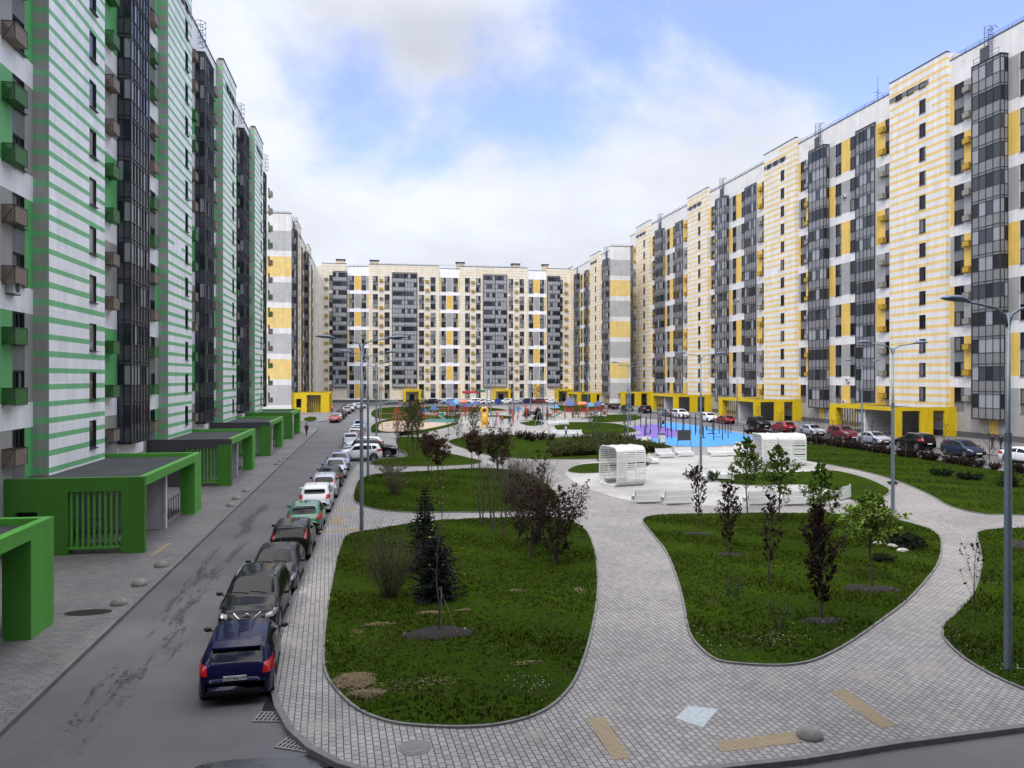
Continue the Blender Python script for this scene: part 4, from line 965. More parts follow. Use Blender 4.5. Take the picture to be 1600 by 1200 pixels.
def cabin(u, v, rz, lab, w=3.4, d=3.1, h=3.0):
    p = G(u, v, PZ + .02); t = thing('garden_cabin', lab, 'pergola', p, R(rz), 'white slatted cabins')
    # section rounded at the edges, ribs run round the shell; open toward local -X
    rr = .5
    def prof(y0, y1, z0, z1):
        o = []
        for cx_, cz_, a0 in ((y1 - rr, z0 + rr, -90), (y1 - rr, z1 - rr, 0), (y0 + rr, z1 - rr, 90), (y0 + rr, z0 + rr, 180)):
            for k in range(5): a = R(a0 + 22.5 * k); o.append((cx_ + rr * math.cos(a), cz_ + rr * math.sin(a)))
        return o
    o = prof(-d / 2, d / 2, .03, h); s = MB(); r = random.Random(int(u))
    L = [0]; P = o + [o[0]]
    for i in range(len(o)): L.append(L[-1] + math.hypot(P[i + 1][0] - P[i][0], P[i + 1][1] - P[i][1]))
    def at(q):
        q %= L[-1]
        for i in range(len(o)):
            if L[i + 1] >= q: f = (q - L[i]) / (L[i + 1] - L[i]); return P[i][0] + (P[i + 1][0] - P[i][0]) * f, P[i][1] + (P[i + 1][1] - P[i][1]) * f
    q = 0; st = .155
    while q < L[-1] - .05:
        y, z = at(q); y2, z2 = at(q + .1); w0 = -w / 2; 
        if z > h - .25: y2, z2 = at(q + .15)
        ln = math.hypot(y2 - y, z2 - z); dy, dz = (y2 - y) / ln, (z2 - z) / ln; ny, nz = dz * .03, -dy * .03
        sag = r.uniform(-.05, .05)
        a = [(w0, y, z), (w / 2, y + dy * sag, z + dz * sag), (w / 2, y2 + dy * sag, z2 + dz * sag), (w0, y2, z2)]
        i0 = len(s.v); s.v += a + [(x, yy - ny, zz_ - nz) for x, yy, zz_ in a]
        for f in ((0, 1, 2, 3), (7, 6, 5, 4), (0, 4, 5, 1), (1, 5, 6, 2), (2, 6, 7, 3), (3, 7, 4, 0)): s.f.append(tuple(i0 + j for j in f)); s.m.append(0)
        q += st
    s.build('slatted_shell', 'white_paint', t)
    f = MB()
    for x in (-w / 2, -w / 6, w / 6, w / 2): f.tube([(x, a, c) for a, c in o] + [(x, o[0][0], o[0][1])], .05, 5)
    f.build('frame', 'white_paint', t)
    b = MB(); b.box(-w / 2 + .2, w / 2 - .2, d / 2 - .75, d / 2 - .2, .42, .5); b.box(-w / 2 + .2, w / 2 - .2, d / 2 - .3, d / 2 - .2, .1, .42); b.build('seat', 'white_paint', t)
cabin(972, 757, 14, 'white slatted rounded cabin on the left side of the plaza', 2.35, 2.5, 2.85)
cabin(1216, 726, -8, 'white slatted rounded cabin behind the green maples, right side of the plaza', 3.9, 2.9, 2.8)

# ------------------------------------------------------------------ small street things
def stone_tmpl():
    m = MB(); m.ell((0, 0, 0), (.29, .29, .25), 20, 12, 0, -.02); r = random.Random(3)
    m.v = [(x * r.uniform(.985, 1.015), y * r.uniform(.985, 1.015), max(z, -.01)) for x, y, z in m.v]; return m.mesh('stone_bollard', 'stone_pale' if 0 else 'concrete', True)
sm_ = stone_tmpl()
for i, (u, v, lab) in enumerate([(1265, 1151, 'round concrete bollard on the paving at the bottom right corner'), (186, 944, 'round concrete bollard nearest the dark pit on the left sidewalk'), (218, 914, 'round concrete bollard second from the dark pit on the left sidewalk'), (252, 885, 'round concrete bollard beside the tactile strip on the left sidewalk'),
      (361, 791, 'nearest of three concrete bollards by the second green canopy'), (369, 780, 'middle of three concrete bollards by the second green canopy'), (385, 768, 'farthest of three concrete bollards by the second green canopy'),
      (433, 726, 'nearest small bollard of the distant trio on the left sidewalk'), (438, 721, 'middle small bollard of the distant trio on the left sidewalk'), (445, 717, 'farthest small bollard of the distant trio on the left sidewalk')]):
    o = link('stone_bollard', sm_, None, G(u, v, PZ), i); tag(o, lab, 'bollard', 'concrete hemisphere bollards')
def grate(u, v, rz, lab):
    p = G(u, v, .006); t = thing('drain_grate', lab, 'drain', p, R(rz), 'drain grates by the kerb'); m = MB()
    m.box(-.42, .42, -.27, -.23, 0, .025); m.box(-.42, .42, .23, .27, 0, .025)
    for i in range(9): m.box(-.42 + i * .1, -.38 + i * .1, -.23, .23, 0, .022)
    for y in (-.09, .07): m.box(-.42, .42, y, y + .025, 0, .024)
    m.build('grille', 'concrete', t); q_ = MB(); q_.box(-.4, .4, -.25, .25, -.01, .006); q_.build('shaft', 'interior_dark', t)
grate(428, 1121, -12, 'drain grate directly behind the blue car'); grate(466, 1164, -28, 'drain grate at the kerb curve in front of the puddle')
def manhole(u, v, lab, z=PZ, r_=.36):
    p = G(u, v, z); m = MB(); m.tube([(0, 0, -.02), (0, 0, .012)], r_, 24); m.tube([(0, 0, .012), (0, 0, .02)], r_ * .8, 24); m.tube([(0, 0, .02), (0, 0, .028)], r_ * .28, 12)
    o = m.build('manhole_cover', 'kerb_pale', None, loc=p); tag(o, lab, 'manhole cover', 'manhole covers')
manhole(648, 1168, 'round manhole cover in the paving below the near left lawn'); manhole(393, 749, 'small manhole cover on the left sidewalk by the third canopy', r_=.5)
for i, (u, v, lab) in enumerate([(587, 683, 'long white planter box left one beside the sand area'), (610, 683, 'long white planter box right one beside the sand area')]):
    p = G(u, v, PZ); t = thing('planter_box', lab, 'planter', p, 0, 'white planter boxes'); m = MB(); m.box(-1.2, 1.2, -.35, .35, 0, .55, 0, 't'); m.build('box', 'white_paint', t); m = MB(); m.box(-1.12, 1.12, -.28, .28, .3, .5); m.build('soil', 'soil', t)
m = MB(); t = thing('notice_board', 'grey notice board on two posts at the edge of the blue floor', 'board', G(1069, 697, PZ), R(8))
for x in (-.85, .85): m.tube([(x, 0, 0), (x, 0, 1.9)], .05, 6)
m.build('post', 'steel', t); m = MB(); m.box(-.8, .8, -.03, .03, .65, 1.85); m.build('panel', 'canopy_grey', t)
# ------------------------------------------------------------------ cars
def lerp_tab(tab, y):
    if y <= tab[0][0]: return tab[0][1]
    for (a, b), (c, d) in zip(tab, tab[1:]):
        if y <= c: return b + (d - b) * (y - a) / (c - a)
    return tab[-1][1]
def sm_tab(tab, y, w=.07): return sum(lerp_tab(tab, y + o * w) for o in (-1, -.5, 0, .5, 1)) / 5
CARS = dict(
 hatch=dict(L=4.25, W=1.82, H=1.48, r=.33, yf=1.30, yr=-1.35, top=[(-2.125, .62), (-2.08, .90), (-1.98, 1.03), (-1.60, 1.36), (-1.38, 1.43), (-.9, 1.47), (-.2, 1.48), (.35, 1.43), (1.18, 1.00), (1.75, .86), (2.0, .72), (2.125, .50)], belt=[(-2.12, .9), (-1.6, 1.0), (1.1, .92), (2.1, .68)], ws=(1.10, .42, .98), rg=('end', 1.05, 1.39), side=[], tail='wrap'),
 cross=dict(L=4.4, W=1.84, H=1.62, r=.36, yf=1.33, yr=-1.32, top=[(-2.2, .70), (-2.14, 1.0), (-2.02, 1.15), (-1.66, 1.50), (-1.4, 1.57), (-.8, 1.61), (-.1, 1.62), (.35, 1.57), (1.12, 1.13), (1.75, .98), (2.05, .84), (2.2, .55)], belt=[(-2.2, 1.0), (-1.6, 1.12), (1.1, 1.02), (2.1, .80)], ws=(1.04, .42, 1.1), rg=('end', 1.18, 1.48), side=[], tail='wrap'),
 suv=dict(L=4.6, W=1.88, H=1.74, r=.38, yf=1.40, yr=-1.40, top=[(-2.3, .75), (-2.26, 1.15), (-2.16, 1.25), (-2.0, 1.64), (-1.8, 1.71), (-.9, 1.74), (.0, 1.74), (.40, 1.69), (1.05, 1.20), (1.9, 1.10), (2.2, .95), (2.3, .6)], belt=[(-2.3, 1.08), (1.05, 1.08), (2.2, .92)], ws=(.98, .45, 1.18), rg=('end', 1.27, 1.62), side=[], tail='wrap'),
 sedan=dict(L=4.55, W=1.80, H=1.46, r=.33, yf=1.38, yr=-1.32, top=[(-2.275, .60), (-2.23, .95), (-2.05, 1.05), (-1.62, 1.08), (-1.02, 1.38), (-.6, 1.45), (-.1, 1.46), (.35, 1.41), (1.15, .99), (1.85, .85), (2.15, .70), (2.275, .5)], belt=[(-2.25, .92), (-1.5, .96), (1.1, .92), (2.2, .68)], ws=(1.07, .42, .97), rg=('top', -1.52, -1.04), side=[], tail='wrap'),
 boxy=dict(L=4.15, W=1.80, H=1.62, r=.34, yf=1.32, yr=-1.28, top=[(-2.075, .70), (-2.04, 1.05), (-1.95, 1.15), (-1.80, 1.50), (-1.6, 1.59), (-.6, 1.62), (.1, 1.62), (.5, 1.57), (1.10, 1.10), (1.7, 1.0), (1.98, .84), (2.075, .55)], belt=[(-2.05, 1.1), (-1.5, 1.1), (1.1, 1.0), (2.0, .8)], ws=(1.04, .55, 1.08), rg=('end', 1.18, 1.5), side=[], tail='wrap'),
 mpv=dict(L=4.5, W=1.80, H=1.58, r=.33, yf=1.38, yr=-1.38, top=[(-2.25, .65), (-2.20, .98), (-2.12, 1.08), (-1.88, 1.45), (-1.6, 1.53), (-.8, 1.57), (-.1, 1.58), (.4, 1.52), (1.30, 1.02), (1.85, .88), (2.13, .74), (2.25, .5)], belt=[(-2.2, 1.0), (-1.5, 1.02), (1.2, .94), (2.1, .7)], ws=(1.22, .45, 1.0), rg=('end', 1.10, 1.44), side=[], tail='tall'),
)
def car_body(c):
    L, Wd, H, r, zb = c['L'], c['W'] / 2, c['H'], c['r'], .21; Ra = r + .075
    ys = set(np.linspace(-L / 2 + .02, L / 2 - .02, 60)) | {-L / 2, L / 2, -L / 2 + .008, L / 2 - .008}
    for yw in (c['yf'], c['yr']):
        for a in np.linspace(0, math.pi, 13): ys.add(yw + Ra * math.cos(a))
    ys = sorted(ys); m = MB(); rings = []
    for y in ys:
        e = abs(y) / (L / 2); w = Wd * (1 - .13 * e ** 5 - .05 * e ** 40)
        zt = sm_tab(c['top'], y); 
        if e > .998: zt = lerp_tab(c['top'], y)
        zs = min(sm_tab(c['belt'], y), zt - .035); cab = max(0., min(1., (zt - zs - .05) / (H - 1.0)))
        wt = w * (.90 - .19 * cab); z0 = zb + .10 * max(0, (e - .85) / .15)
        for yw in (c['yf'], c['yr']):
            if abs(y - yw) < Ra: z0 = max(z0, r + math.sqrt(max(0, Ra * Ra - (y - yw) ** 2)) - .03)
        z1 = min(z0 + .07, zs - .02); zm = (z1 + zs) / 2
        P = [(0, z0), (w - .30, z0), (w - .05, z0), (w - .005, z1), (w, zm - .0), (w - .012, (zm + zs) / 2 + .03), (w - .04, zs), ]
        if cab > .01: P += [(wt + (w - .04 - wt) * .12, zt - .06 - .02 * cab), (wt - .04, zt - .025), (wt * .75, zt - .006), (wt * .4, zt), (0, zt + .004)]
        else: P += [(w * .93, zt - .015), (w * .86, zt - .004), (w * .7, zt), (w * .4, zt + .006), (0, zt + .010)]
        if e > .999: P = [(x * .93, z0 + .10 + (z - z0) * .72) for x, z in P]
        full = [(x, y, z) for x, z in P] + [(-x, y, z) for x, z in P[-2:0:-1]]
        rings.append(len(m.v)); m.v += full; n = len(full)
    K = 11
    for a, b in zip(rings, rings[1:]):
        for j in range(n):
            k = (j + 1) % n; m.f.append((a + j, a + k, b + k, b + j)); m.m.append(1 if j in (0, 1, n - 1, n - 2) else 0)
    m.f.append(tuple(rings[0] + j for j in range(n))); m.m.append(0); m.f.append(tuple(rings[-1] + j for j in range(n))[::-1]); m.m.append(0)
    return m
def patch(bvh, axis, corners, nx=6, ny=4, off=.006, rnd_=0.0):
    """lay a four-cornered skin on the body, seen along one axis; corners bl, br, tr, tl in the plane across it"""
    m = MB(); idx = {}
    for j in range(ny + 1):
        for i in range(nx + 1):
            s, t = i / nx * 2 - 1, j / ny * 2 - 1
            s2 = s * (1 - rnd_ * abs(t) ** 6); t2 = t * (1 - rnd_ * abs(s) ** 6); a, b = (s2 + 1) / 2, (t2 + 1) / 2
            P = [(corners[0][q] * (1 - a) + corners[1][q] * a) * (1 - b) + (corners[3][q] * (1 - a) + corners[2][q] * a) * b for q in (0, 1)]
            if axis == 'x': o, d = Vector((3, P[0], P[1])), Vector((-1, 0, 0))
            elif axis == '-x': o, d = Vector((-3, P[0], P[1])), Vector((1, 0, 0))
            elif axis == 'y': o, d = Vector((P[0], 5, P[1])), Vector((0, -1, 0))
            elif axis == '-y': o, d = Vector((P[0], -5, P[1])), Vector((0, 1, 0))
            else: o, d = Vector((P[0], P[1], 4)), Vector((0, 0, -1))
            h = bvh.ray_cast(o, d)
            if h[0] is None: continue
            nn = h[1] if h[1].dot(d) < 0 else -h[1]
            idx[i, j] = len(m.v); m.v.append(tuple(h[0] + nn * off))
    for j in range(ny):
        for i in range(nx):
            q = [(i, j), (i + 1, j), (i + 1, j + 1), (i, j + 1)]
            if all(k in idx for k in q): m.f.append(tuple(idx[k] for k in q)); m.m.append(0)
    return m
def text_mesh(body, size, depth=.002):
    cu = bpy.data.curves.new('t', 'FONT'); cu.body = body; cu.size = size; cu.align_x = 'CENTER'; cu.align_y = 'CENTER'; cu.extrude = depth
    o = bpy.data.objects.new('t', cu); C.objects.link(o); dg = bpy.context.evaluated_depsgraph_get(); me = bpy.data.meshes.new_from_object(o.evaluated_get(dg))
    me = me.copy(); bpy.data.objects.remove(o); bpy.data.curves.remove(cu); me.name = 'lettering'; return me
def wheel_mesh(r):
    ty, ri = MB(), MB(); w = .105
    prof = [(r * .66, -w), (r * .93, -w), (r, -w * .7), (r, w * .7), (r * .93, w), (r * .66, w)]
    n = 24
    for k in range(len(prof)):
        for j in range(n): a = 2 * math.pi * j / n; ty.v.append((prof[k][1], prof[k][0] * math.cos(a), prof[k][0] * math.sin(a)))
    for k in range(len(prof) - 1):
        for j in range(n): a, b = k * n + j, k * n + (j + 1) % n; ty.f.append((a, b, b + n, a + n)); ty.m.append(0)
    for x, q in ((w * .35, r * .66),): ri.poly([(x * .4, q * math.cos(2 * math.pi * j / n), q * math.sin(2 * math.pi * j / n)) for j in range(n)], 1)
    ri.poly([(-w * .6, r * .66 * math.cos(2 * math.pi * j / n), r * .66 * math.sin(2 * math.pi * j / n)) for j in range(n)][::-1], 1)
    for k in range(5):
        a = 2 * math.pi * k / 5
        for da in (-.16, .16):
            c0, s0, c1, s1 = math.cos(a), math.sin(a), math.cos(a + da), math.sin(a + da); p0 = Vector((w * .75, r * .10 * c0, r * .10 * s0)); p1 = Vector((w * .85, r * .64 * c1, r * .64 * s1)); ri.tube([p0, p1], [.028, .024], 4)
    ri.tube([(w * .3, 0, 0), (w * .95, 0, 0)], r * .16, 10)
    for j in range(n): 
        a, b = 2 * math.pi * j / n, 2 * math.pi * (j + 1) / n
        for (q0, x0), (q1, x1) in (((r * .66, w), (r * .61, w * .9)), ((r * .61, w * .9), (r * .61, 0))): ri.quad((x0, q0 * math.cos(a), q0 * math.sin(a)), (x0, q0 * math.cos(b), q0 * math.sin(b)), (x1, q1 * math.cos(b), q1 * math.sin(b)), (x1, q1 * math.cos(a), q1 * math.sin(a)))
    return ty.mesh('tyre', 'tyre', True), ri.mesh('rim', ['rim', 'black_plastic'])
def make_car(kind, paintm, rails=False, spoiler=False, vgrille=False, plate=None, roofbars=False, darktrim=False):
    c = CARS[kind]; t = thing('parked_car', 'x', 'car'); L, Wd, H, r = c['L'], c['W'] / 2, c['H'], c['r']
    body = car_body(c); bvh = BVHTree.FromPolygons([Vector(v) for v in body.v], body.f)
    body.box(-Wd + .32, Wd - .32, -L / 2 + .25, L / 2 - .25, .17, .62, 1)
    bo = body.build('body', ['paint_' + paintm, 'black_plastic'], t, True)
    try: bo.data.shade_auto_smooth() 
    except Exception: pass
    P = lambda nm, mat, ax, cor, par=t, **k: patch(bvh, ax, cor, **k).build(nm, mat, par, True)
    y0, y1, zc = c['ws']; wr = Wd * .71; wb = Wd * .86
    P('windscreen', 'car_glass', 'z', [(-wb + .08, y0), (wb - .08, y0), (wr - .10, y1), (-wr + .10, y1)], nx=14, ny=6, rnd_=.04)
    if c['rg'][0] == 'end':
        z0, z1 = c['rg'][1:]; P('rear_window', 'car_glass', '-y', [(-Wd * .70, z0), (Wd * .70, z0), (Wd * .60, z1), (-Wd * .60, z1)], nx=14, ny=5, rnd_=.09)
    else:
        a, b = c['rg'][1:]; P('rear_window', 'car_glass', 'z', [(-Wd * .76, a), (Wd * .76, a), (wr - .13, b), (-wr + .13, b)], nx=14, ny=5, rnd_=.04)
    bz = lambda y: sm_tab(c['belt'], y) + .035
    tz = lambda y: min(sm_tab(c['top'], y) - .12, H - .13)
    yA, yC = y0 - .10, {'hatch': -1.52, 'cross': -1.60, 'suv': -2.0, 'sedan': -1.25, 'boxy': -1.72, 'mpv': -1.85}[kind]; yB = -.25
    for ax in ('x', '-x'):
        f = lambda ya, yb, zl0, zl1, zu0, zu1: P('side_window', 'car_glass', ax, [(ya, zl0), (yb, zl1), (yb, zu1), (ya, zu0)], nx=8, ny=3, rnd_=.05, off=.008)
        yt = y1 + .02
        P('side_window', 'car_glass', ax, [(yB + .05, bz(yB)), (yA - .10, bz(yA)), (yt - .04, tz(yt)), (yB + .05, tz(yB))], nx=8, ny=3, off=.008)
        yrd = -1.08 if kind != 'sedan' else -1.0
        P('side_window', 'car_glass', ax, [(yrd + .02, bz(yrd)), (yB - .04, bz(yB)), (yB - .04, tz(yB)), (yrd + .05, tz(yrd) - .02)], nx=8, ny=3, off=.008)
        if kind != 'sedan': P('side_window', 'car_glass', ax, [(yC + .12, bz(yC) + .05), (yrd - .05, bz(yrd)), (yrd - .03, tz(yrd) - .02), (yC + .26, min(tz(yC + .26), tz(yrd)) - .05)], nx=6, ny=3, off=.008)
        else: P('side_window', 'car_glass', ax, [(yC - .05, bz(yC) + .0), (yrd - .04, bz(yrd)), (yrd - .03, tz(yrd) - .03), (yrd - .12, tz(yrd) - .06)], nx=4, ny=3, off=.008)
        for yy in (yB, yA - .02, yrd - .02):
            P('door_gap', 'black_plastic', ax, [(yy - .007, .34), (yy + .007, .34), (yy + .007, bz(yy) - .05), (yy - .007, bz(yy) - .05)], nx=1, ny=5, off=.003) if not (abs(yy - c['yr']) < r + .05) else None
        for yy in (yB + .16, yrd + .22):
            P('door_handle', 'paint_' + paintm if not darktrim else 'black_plastic', ax, [(yy, bz(yy) - .17), (yy + .18, bz(yy) - .17), (yy + .18, bz(yy) - .14), (yy, bz(yy) - .14)], nx=2, ny=1, off=.03)
        P('sill_trim', 'black_plastic', ax, [(c['yr'] + r + .10, .22), (c['yf'] - r - .10, .22), (c['yf'] - r - .10, .33), (c['yr'] + r + .10, .33)], nx=4, ny=1, off=.012)
    for sx in (-1, 1):
        mm = MB(); x = sx * (Wd - .02); yy = yA - .12; zz_ = bz(yy) + .05
        mm.ell((x + sx * .13, yy, zz_ + .03), (.105, .07, .075), 12, 8); mm.tube([(x - sx * .02, yy + .02, zz_ - .03), (x + sx * .1, yy, zz_)], .025, 5)
        mm.build('mirror', 'black_plastic' if paintm in ('black', 'blue', 'charcoal', 'navy') else 'paint_' + paintm, t, True)
        # lamps
        zr = c['rg'][1] if c['rg'][0] == 'end' else .98
        lo, hi = (zr - .30, zr - .03) if c['tail'] != 'tall' else (zr - .12, zr + .26)
        a, b = (Wd * .96, Wd * .70) if c['tail'] != 'tall' else (Wd * .80, Wd * .71)
        cor = [(sx * b, lo + .03), (sx * a, lo + .04), (sx * a, hi + .02), (sx * (b + .03), hi - .03)]
        P('tail_light', 'light_red', '-y', cor, nx=6, ny=5, off=.02)
        zl = sm_tab(c['top'], L / 2 - .22) - .05
        P('headlight', 'light_clear', 'y', [(sx * Wd * .60, zl - .14), (sx * Wd * .95, zl - .06), (sx * Wd * .95, zl + .07), (sx * Wd * .62, zl - .02)], nx=6, ny=4, off=.012)
        P('headlight_side', 'light_clear', 'x' if sx > 0 else '-x', [(L / 2 - .42, zl + .02), (L / 2 - .12, zl - .10), (L / 2 - .12, zl + .0), (L / 2 - .42, zl + .09)], nx=4, ny=3, off=.008)
    P('grille', 'black_plastic', 'y', [(-Wd * .5, .34), (Wd * .5, .34), (Wd * .56, .50), (-Wd * .56, .50)], nx=8, ny=3, off=.012)
    P('upper_grille', 'black_plastic', 'y', [(-Wd * .42, zl - .15), (Wd * .42, zl - .15), (Wd * .55, zl - .03), (-Wd * .55, zl - .03)], nx=8, ny=2, off=.008)
    P('rear_bumper_trim', 'black_plastic', '-y', [(-Wd * .80, .26), (Wd * .80, .26), (Wd * .84, .44), (-Wd * .84, .44)], nx=8, ny=2, off=.012)
    P('tailgate_gap', 'black_plastic', '-y', [(-Wd * .66, .60), (Wd * .66, .60), (Wd * .66, .613), (-Wd * .66, .613)], nx=6, ny=1, off=.004)
    P('bonnet_gap', 'black_plastic', 'z', [(-Wd * .86, y0 + .02), (Wd * .86, y0 + .02), (Wd * .80, y0 - .06), (-Wd * .80, y0 - .06)], nx=10, ny=1, off=.004)
    for s_, zpl, nm in ((-1, (.66, .77) if kind in ('hatch', 'suv', 'cross', 'mpv') else (.68, .79), 'rear'), (1, (.38, .49), 'front')):
        h = bvh.ray_cast(Vector((0, s_ * 5, sum(zpl) / 2)), Vector((0, -s_, 0)))
        yy = h[0].y + s_ * .03; pm = MB(); pm.box(-.27, .27, min(yy, yy - s_ * .02), max(yy, yy - s_ * .02), zpl[0], zpl[1])
        po = pm.build('number_plate', 'plate_white', t)
        if plate and s_ == -1:
            me = text_mesh(plate, .125); me.materials.append(MATS['frame_dark']); lo_ = link('lettering', me, po, (0, yy - .003, sum(zpl) / 2)); lo_.rotation_euler = (R(90), 0, 0); lo_.scale = (.92, .92, 1)
    if rails:
        for sx in (-1, 1):
            m2 = MB(); m2.tube([(sx * Wd * .66, yy_, sm_tab(c['top'], yy_) + .02) for yy_ in (-1.5, -1.3, -.5, .2, .35)], .02, 6); m2.build('roof_rail', 'chrome', t)
    if spoiler:
        ysp = -1.62 if kind == 'hatch' else -1.75; zsp = sm_tab(c['top'], ysp + .22) - .02
        m2 = MB(); i0 = 0; wS = Wd * .62
        for y_, z_, ww_ in ((ysp + .20, zsp + .02, wS), (ysp - .16, zsp - .045, wS * 1.02)):
            m2.v += [(-ww_, y_, z_), (ww_, y_, z_), (ww_, y_, z_ - .05), (-ww_, y_, z_ - .05)]
        m2.f += [(0, 1, 5, 4), (3, 7, 6, 2), (4, 5, 6, 7), (0, 4, 7, 3), (1, 2, 6, 5)]; m2.m += [0] * 5
        m2.build('spoiler', 'paint_' + paintm, t)
    if vgrille:
        m2 = MB(); pts = []
        for x, z in ((-.42, .86), (-.36, .82), (-.17, .66), (.17, .66), (.36, .82), (.42, .86)):
            h = bvh.ray_cast(Vector((x, 5, z)), Vector((0, -1, 0))); pts.append(h[0] + Vector((0, .025, 0)))
        m2.tube(pts, .018, 6); m2.build('grille_bar', 'chrome', t, True)
        h = bvh.ray_cast(Vector((0, 5, .74)), Vector((0, -1, 0))); m2 = MB(); cy = h[0].y + .03
        m2.tube([(.085 * math.cos(a), cy, .76 + .085 * math.sin(a)) for a in [2 * math.pi * i / 20 for i in range(21)]], .014, 6, cap=False); m2.box(-.11, .11, cy - .01, cy + .012, .745, .775); m2.build('badge', 'chrome', t)
    am = MB(); am.tube([(0, -.9 if kind != 'sedan' else -.7, H - .02), (0, -1.08 if kind != 'sedan' else -.88, H + .16)], [.012, .006], 5); am.ell((0, -.88 if kind != 'sedan' else -.68, H), (.03, .06, .03), 8, 5); am.build('antenna', 'black_plastic', t)
    ty, ri = WH.setdefault(r, None) or wheel_mesh(r); WH[r] = (ty, ri)
    for sx in (-1, 1):
        for yy in (c['yf'], c['yr']):
            w = link('wheel', ty, t, (sx * (Wd - .125), yy, r)); w.rotation_euler.z = 0 if sx > 0 else math.pi; w.name = 'tyre'; w.name = 'wheel'
            link('rim', ri, w)
    wp = MB(); h = bvh.ray_cast(Vector((0, y0 - .02, 4)), Vector((0, 0, -1)))
    for x in (-.45, .1):
        q = [bvh.ray_cast(Vector((x + dx, y0 + dy, 4)), Vector((0, 0, -1)))[0] + Vector((0, 0, .02)) for dx, dy in ((0, .02), (.25, -.03), (.5, -.05))]
        wp.tube(q, .01, 4)
    wp.build('wiper', 'black_plastic', t)
    return t
WH = {}
def recolour(root, paintm):
    for o in root.children:
        for sl in o.material_slots:
            if sl.material and sl.material.name.startswith('paint_'): sl.link = 'OBJECT'; sl.material = MATS['paint_' + paintm]
used = {}
def park(kind, paintm, x, y, hd, label, group, key=None, sc=1, **kw):
    """hd: heading of the bonnet, degrees counter-clockwise from +Y"""
    key = key or kind
    if key not in used:
        used[key] = make_car(kind, paintm, **kw); used[key].location = (x, y, 0); used[key].rotation_euler.z = R(hd); tag(used[key], label, None, group); used[key].scale = (sc,) * 3; return used[key]
    r = dup(used[key], (x, y, 0), R(hd), label, group, sc); recolour(r, paintm); return r
def curbX(y): return -2.75 + .02 * (y - 25)
g_ = 'cars parked along the left street'
row = [('hatch', 'blue', 22.4, 4.0, 'dark blue hatchback with roof spoiler seen from behind, nearest car of all', 'blue', dict(spoiler=True, plate='с697нн197')),
 ('cross', 'black', 27.4, 180, 'shiny black crossover facing the camera with a chrome V grille', 'cross', dict(vgrille=True, rails=True)),
 ('sedan', 'charcoal', 32.4, 180, 'charcoal sedan facing the camera behind the black crossover', 'sedan', {}),
 ('mpv', 'black', 37.9, 0, 'black estate car with tall tail lights beside its rear window', 'mpv', {}),
 ('hatch', 'green', 43.9, 0, 'green hatchback seen from behind on the left street', 'hatch', dict(plate='м433тв77')),
 ('cross', 'white', 50.2, 0, 'white crossover with black rear window behind the green hatchback', 'cross2', dict(rails=False, spoiler=True)),
 ('mpv', 'silver', 56.0, 0, 'silver hatchback with tall tail lights ahead of the white crossover', 'mpv', {}),
 ('sedan', 'black', 61.4, 0, 'black sedan with red tail lights ahead of the silver hatchback', 'sedan', {}),
 ('sedan', 'silver', 66.6, 180, 'silver sedan facing the camera, second car before the parking bay', 'sedan', {}),
 ('sedan', 'greyblue', 71.9, 180, 'grey-blue sedan facing the camera, last car before the parking bay', 'sedan', {}),
 ('suv', 'silver', 94.2, 0, 'silver crossover seen from behind just past the parking bay', 'suv', dict(rails=True)),
 ('hatch', 'red', 99.3, 0, 'red hatchback just past the silver crossover on the left street', 'hatch', {}),
 ('sedan', 'white', 104.5, 180, 'white sedan facing the camera past the red hatchback', 'sedan', {}),
 ('sedan', 'beige', 110, 180, 'beige sedan facing the camera, third from the far end of the row', 'sedan', {}),
 ('hatch', 'white', 115.6, 0, 'white hatchback second from the far end of the row', 'hatch', {}),
 ('suv', 'lightblue', 121, 180, 'pale blue car at the far end of the row on the left street', 'suv', {})]
for i, (k, pn, y, hd, lab, key, kw) in enumerate(row):
    Wh = CARS[k]['W'] / 2; park(k, pn, curbX(y) - Wh - .12 + rnd.uniform(-.04, .03) + (.44 if i == 0 else 0), y, hd + rnd.uniform(-1, 1) , lab, g_, key, **kw)
g_ = 'cars nose to tail in the parking bay'
park('boxy', 'white', -1.15, 78.9, 90, 'boxy white hatchback parked side-on in the bay', g_, 'boxy'); park('suv', 'black', .15, 82.2, -92, 'black car with its bonnet pointing right in the bay', g_, 'suv')
park('hatch', 'lightblue', -1.0, 85.2, 92, 'pale silver-blue hatchback behind the black car in the bay', g_, 'hatch'); park('cross', 'white', -.9, 88.4, 90, 'white crossover farthest back in the bay', g_, 'cross2')
g_ = 'cars parked before the yellow porch'
park('sedan', 'red', -6.6, 146.2, 0, 'red sedan seen from behind near the yellow porch', g_, 'sedan'); park('sedan', 'silver', -6.4, 152.5, 0, 'silver sedan ahead of the red sedan near the yellow porch', g_, 'sedan')
park('suv', 'black', -6.2, 158.8, 0, 'black off-roader ahead of the silver sedan', g_, 'suv'); park('sedan', 'black', -6.0, 168, 0, 'black sedan beside the yellow porch', g_, 'sedan'); park('suv', 'grey', -5.5, 180, 0, 'grey off-roader beside the yellow porch far wall', g_, 'suv')
park('suv', 'silver', -5.0, 192, 0, 'silver off-roader at the end of the left street', g_, 'suv'); park('cross', 'white', -3.5, 207, -60, 'white crossover turned across the end of the left street', g_, 'cross2')
g_ = 'cars parked along the right street'
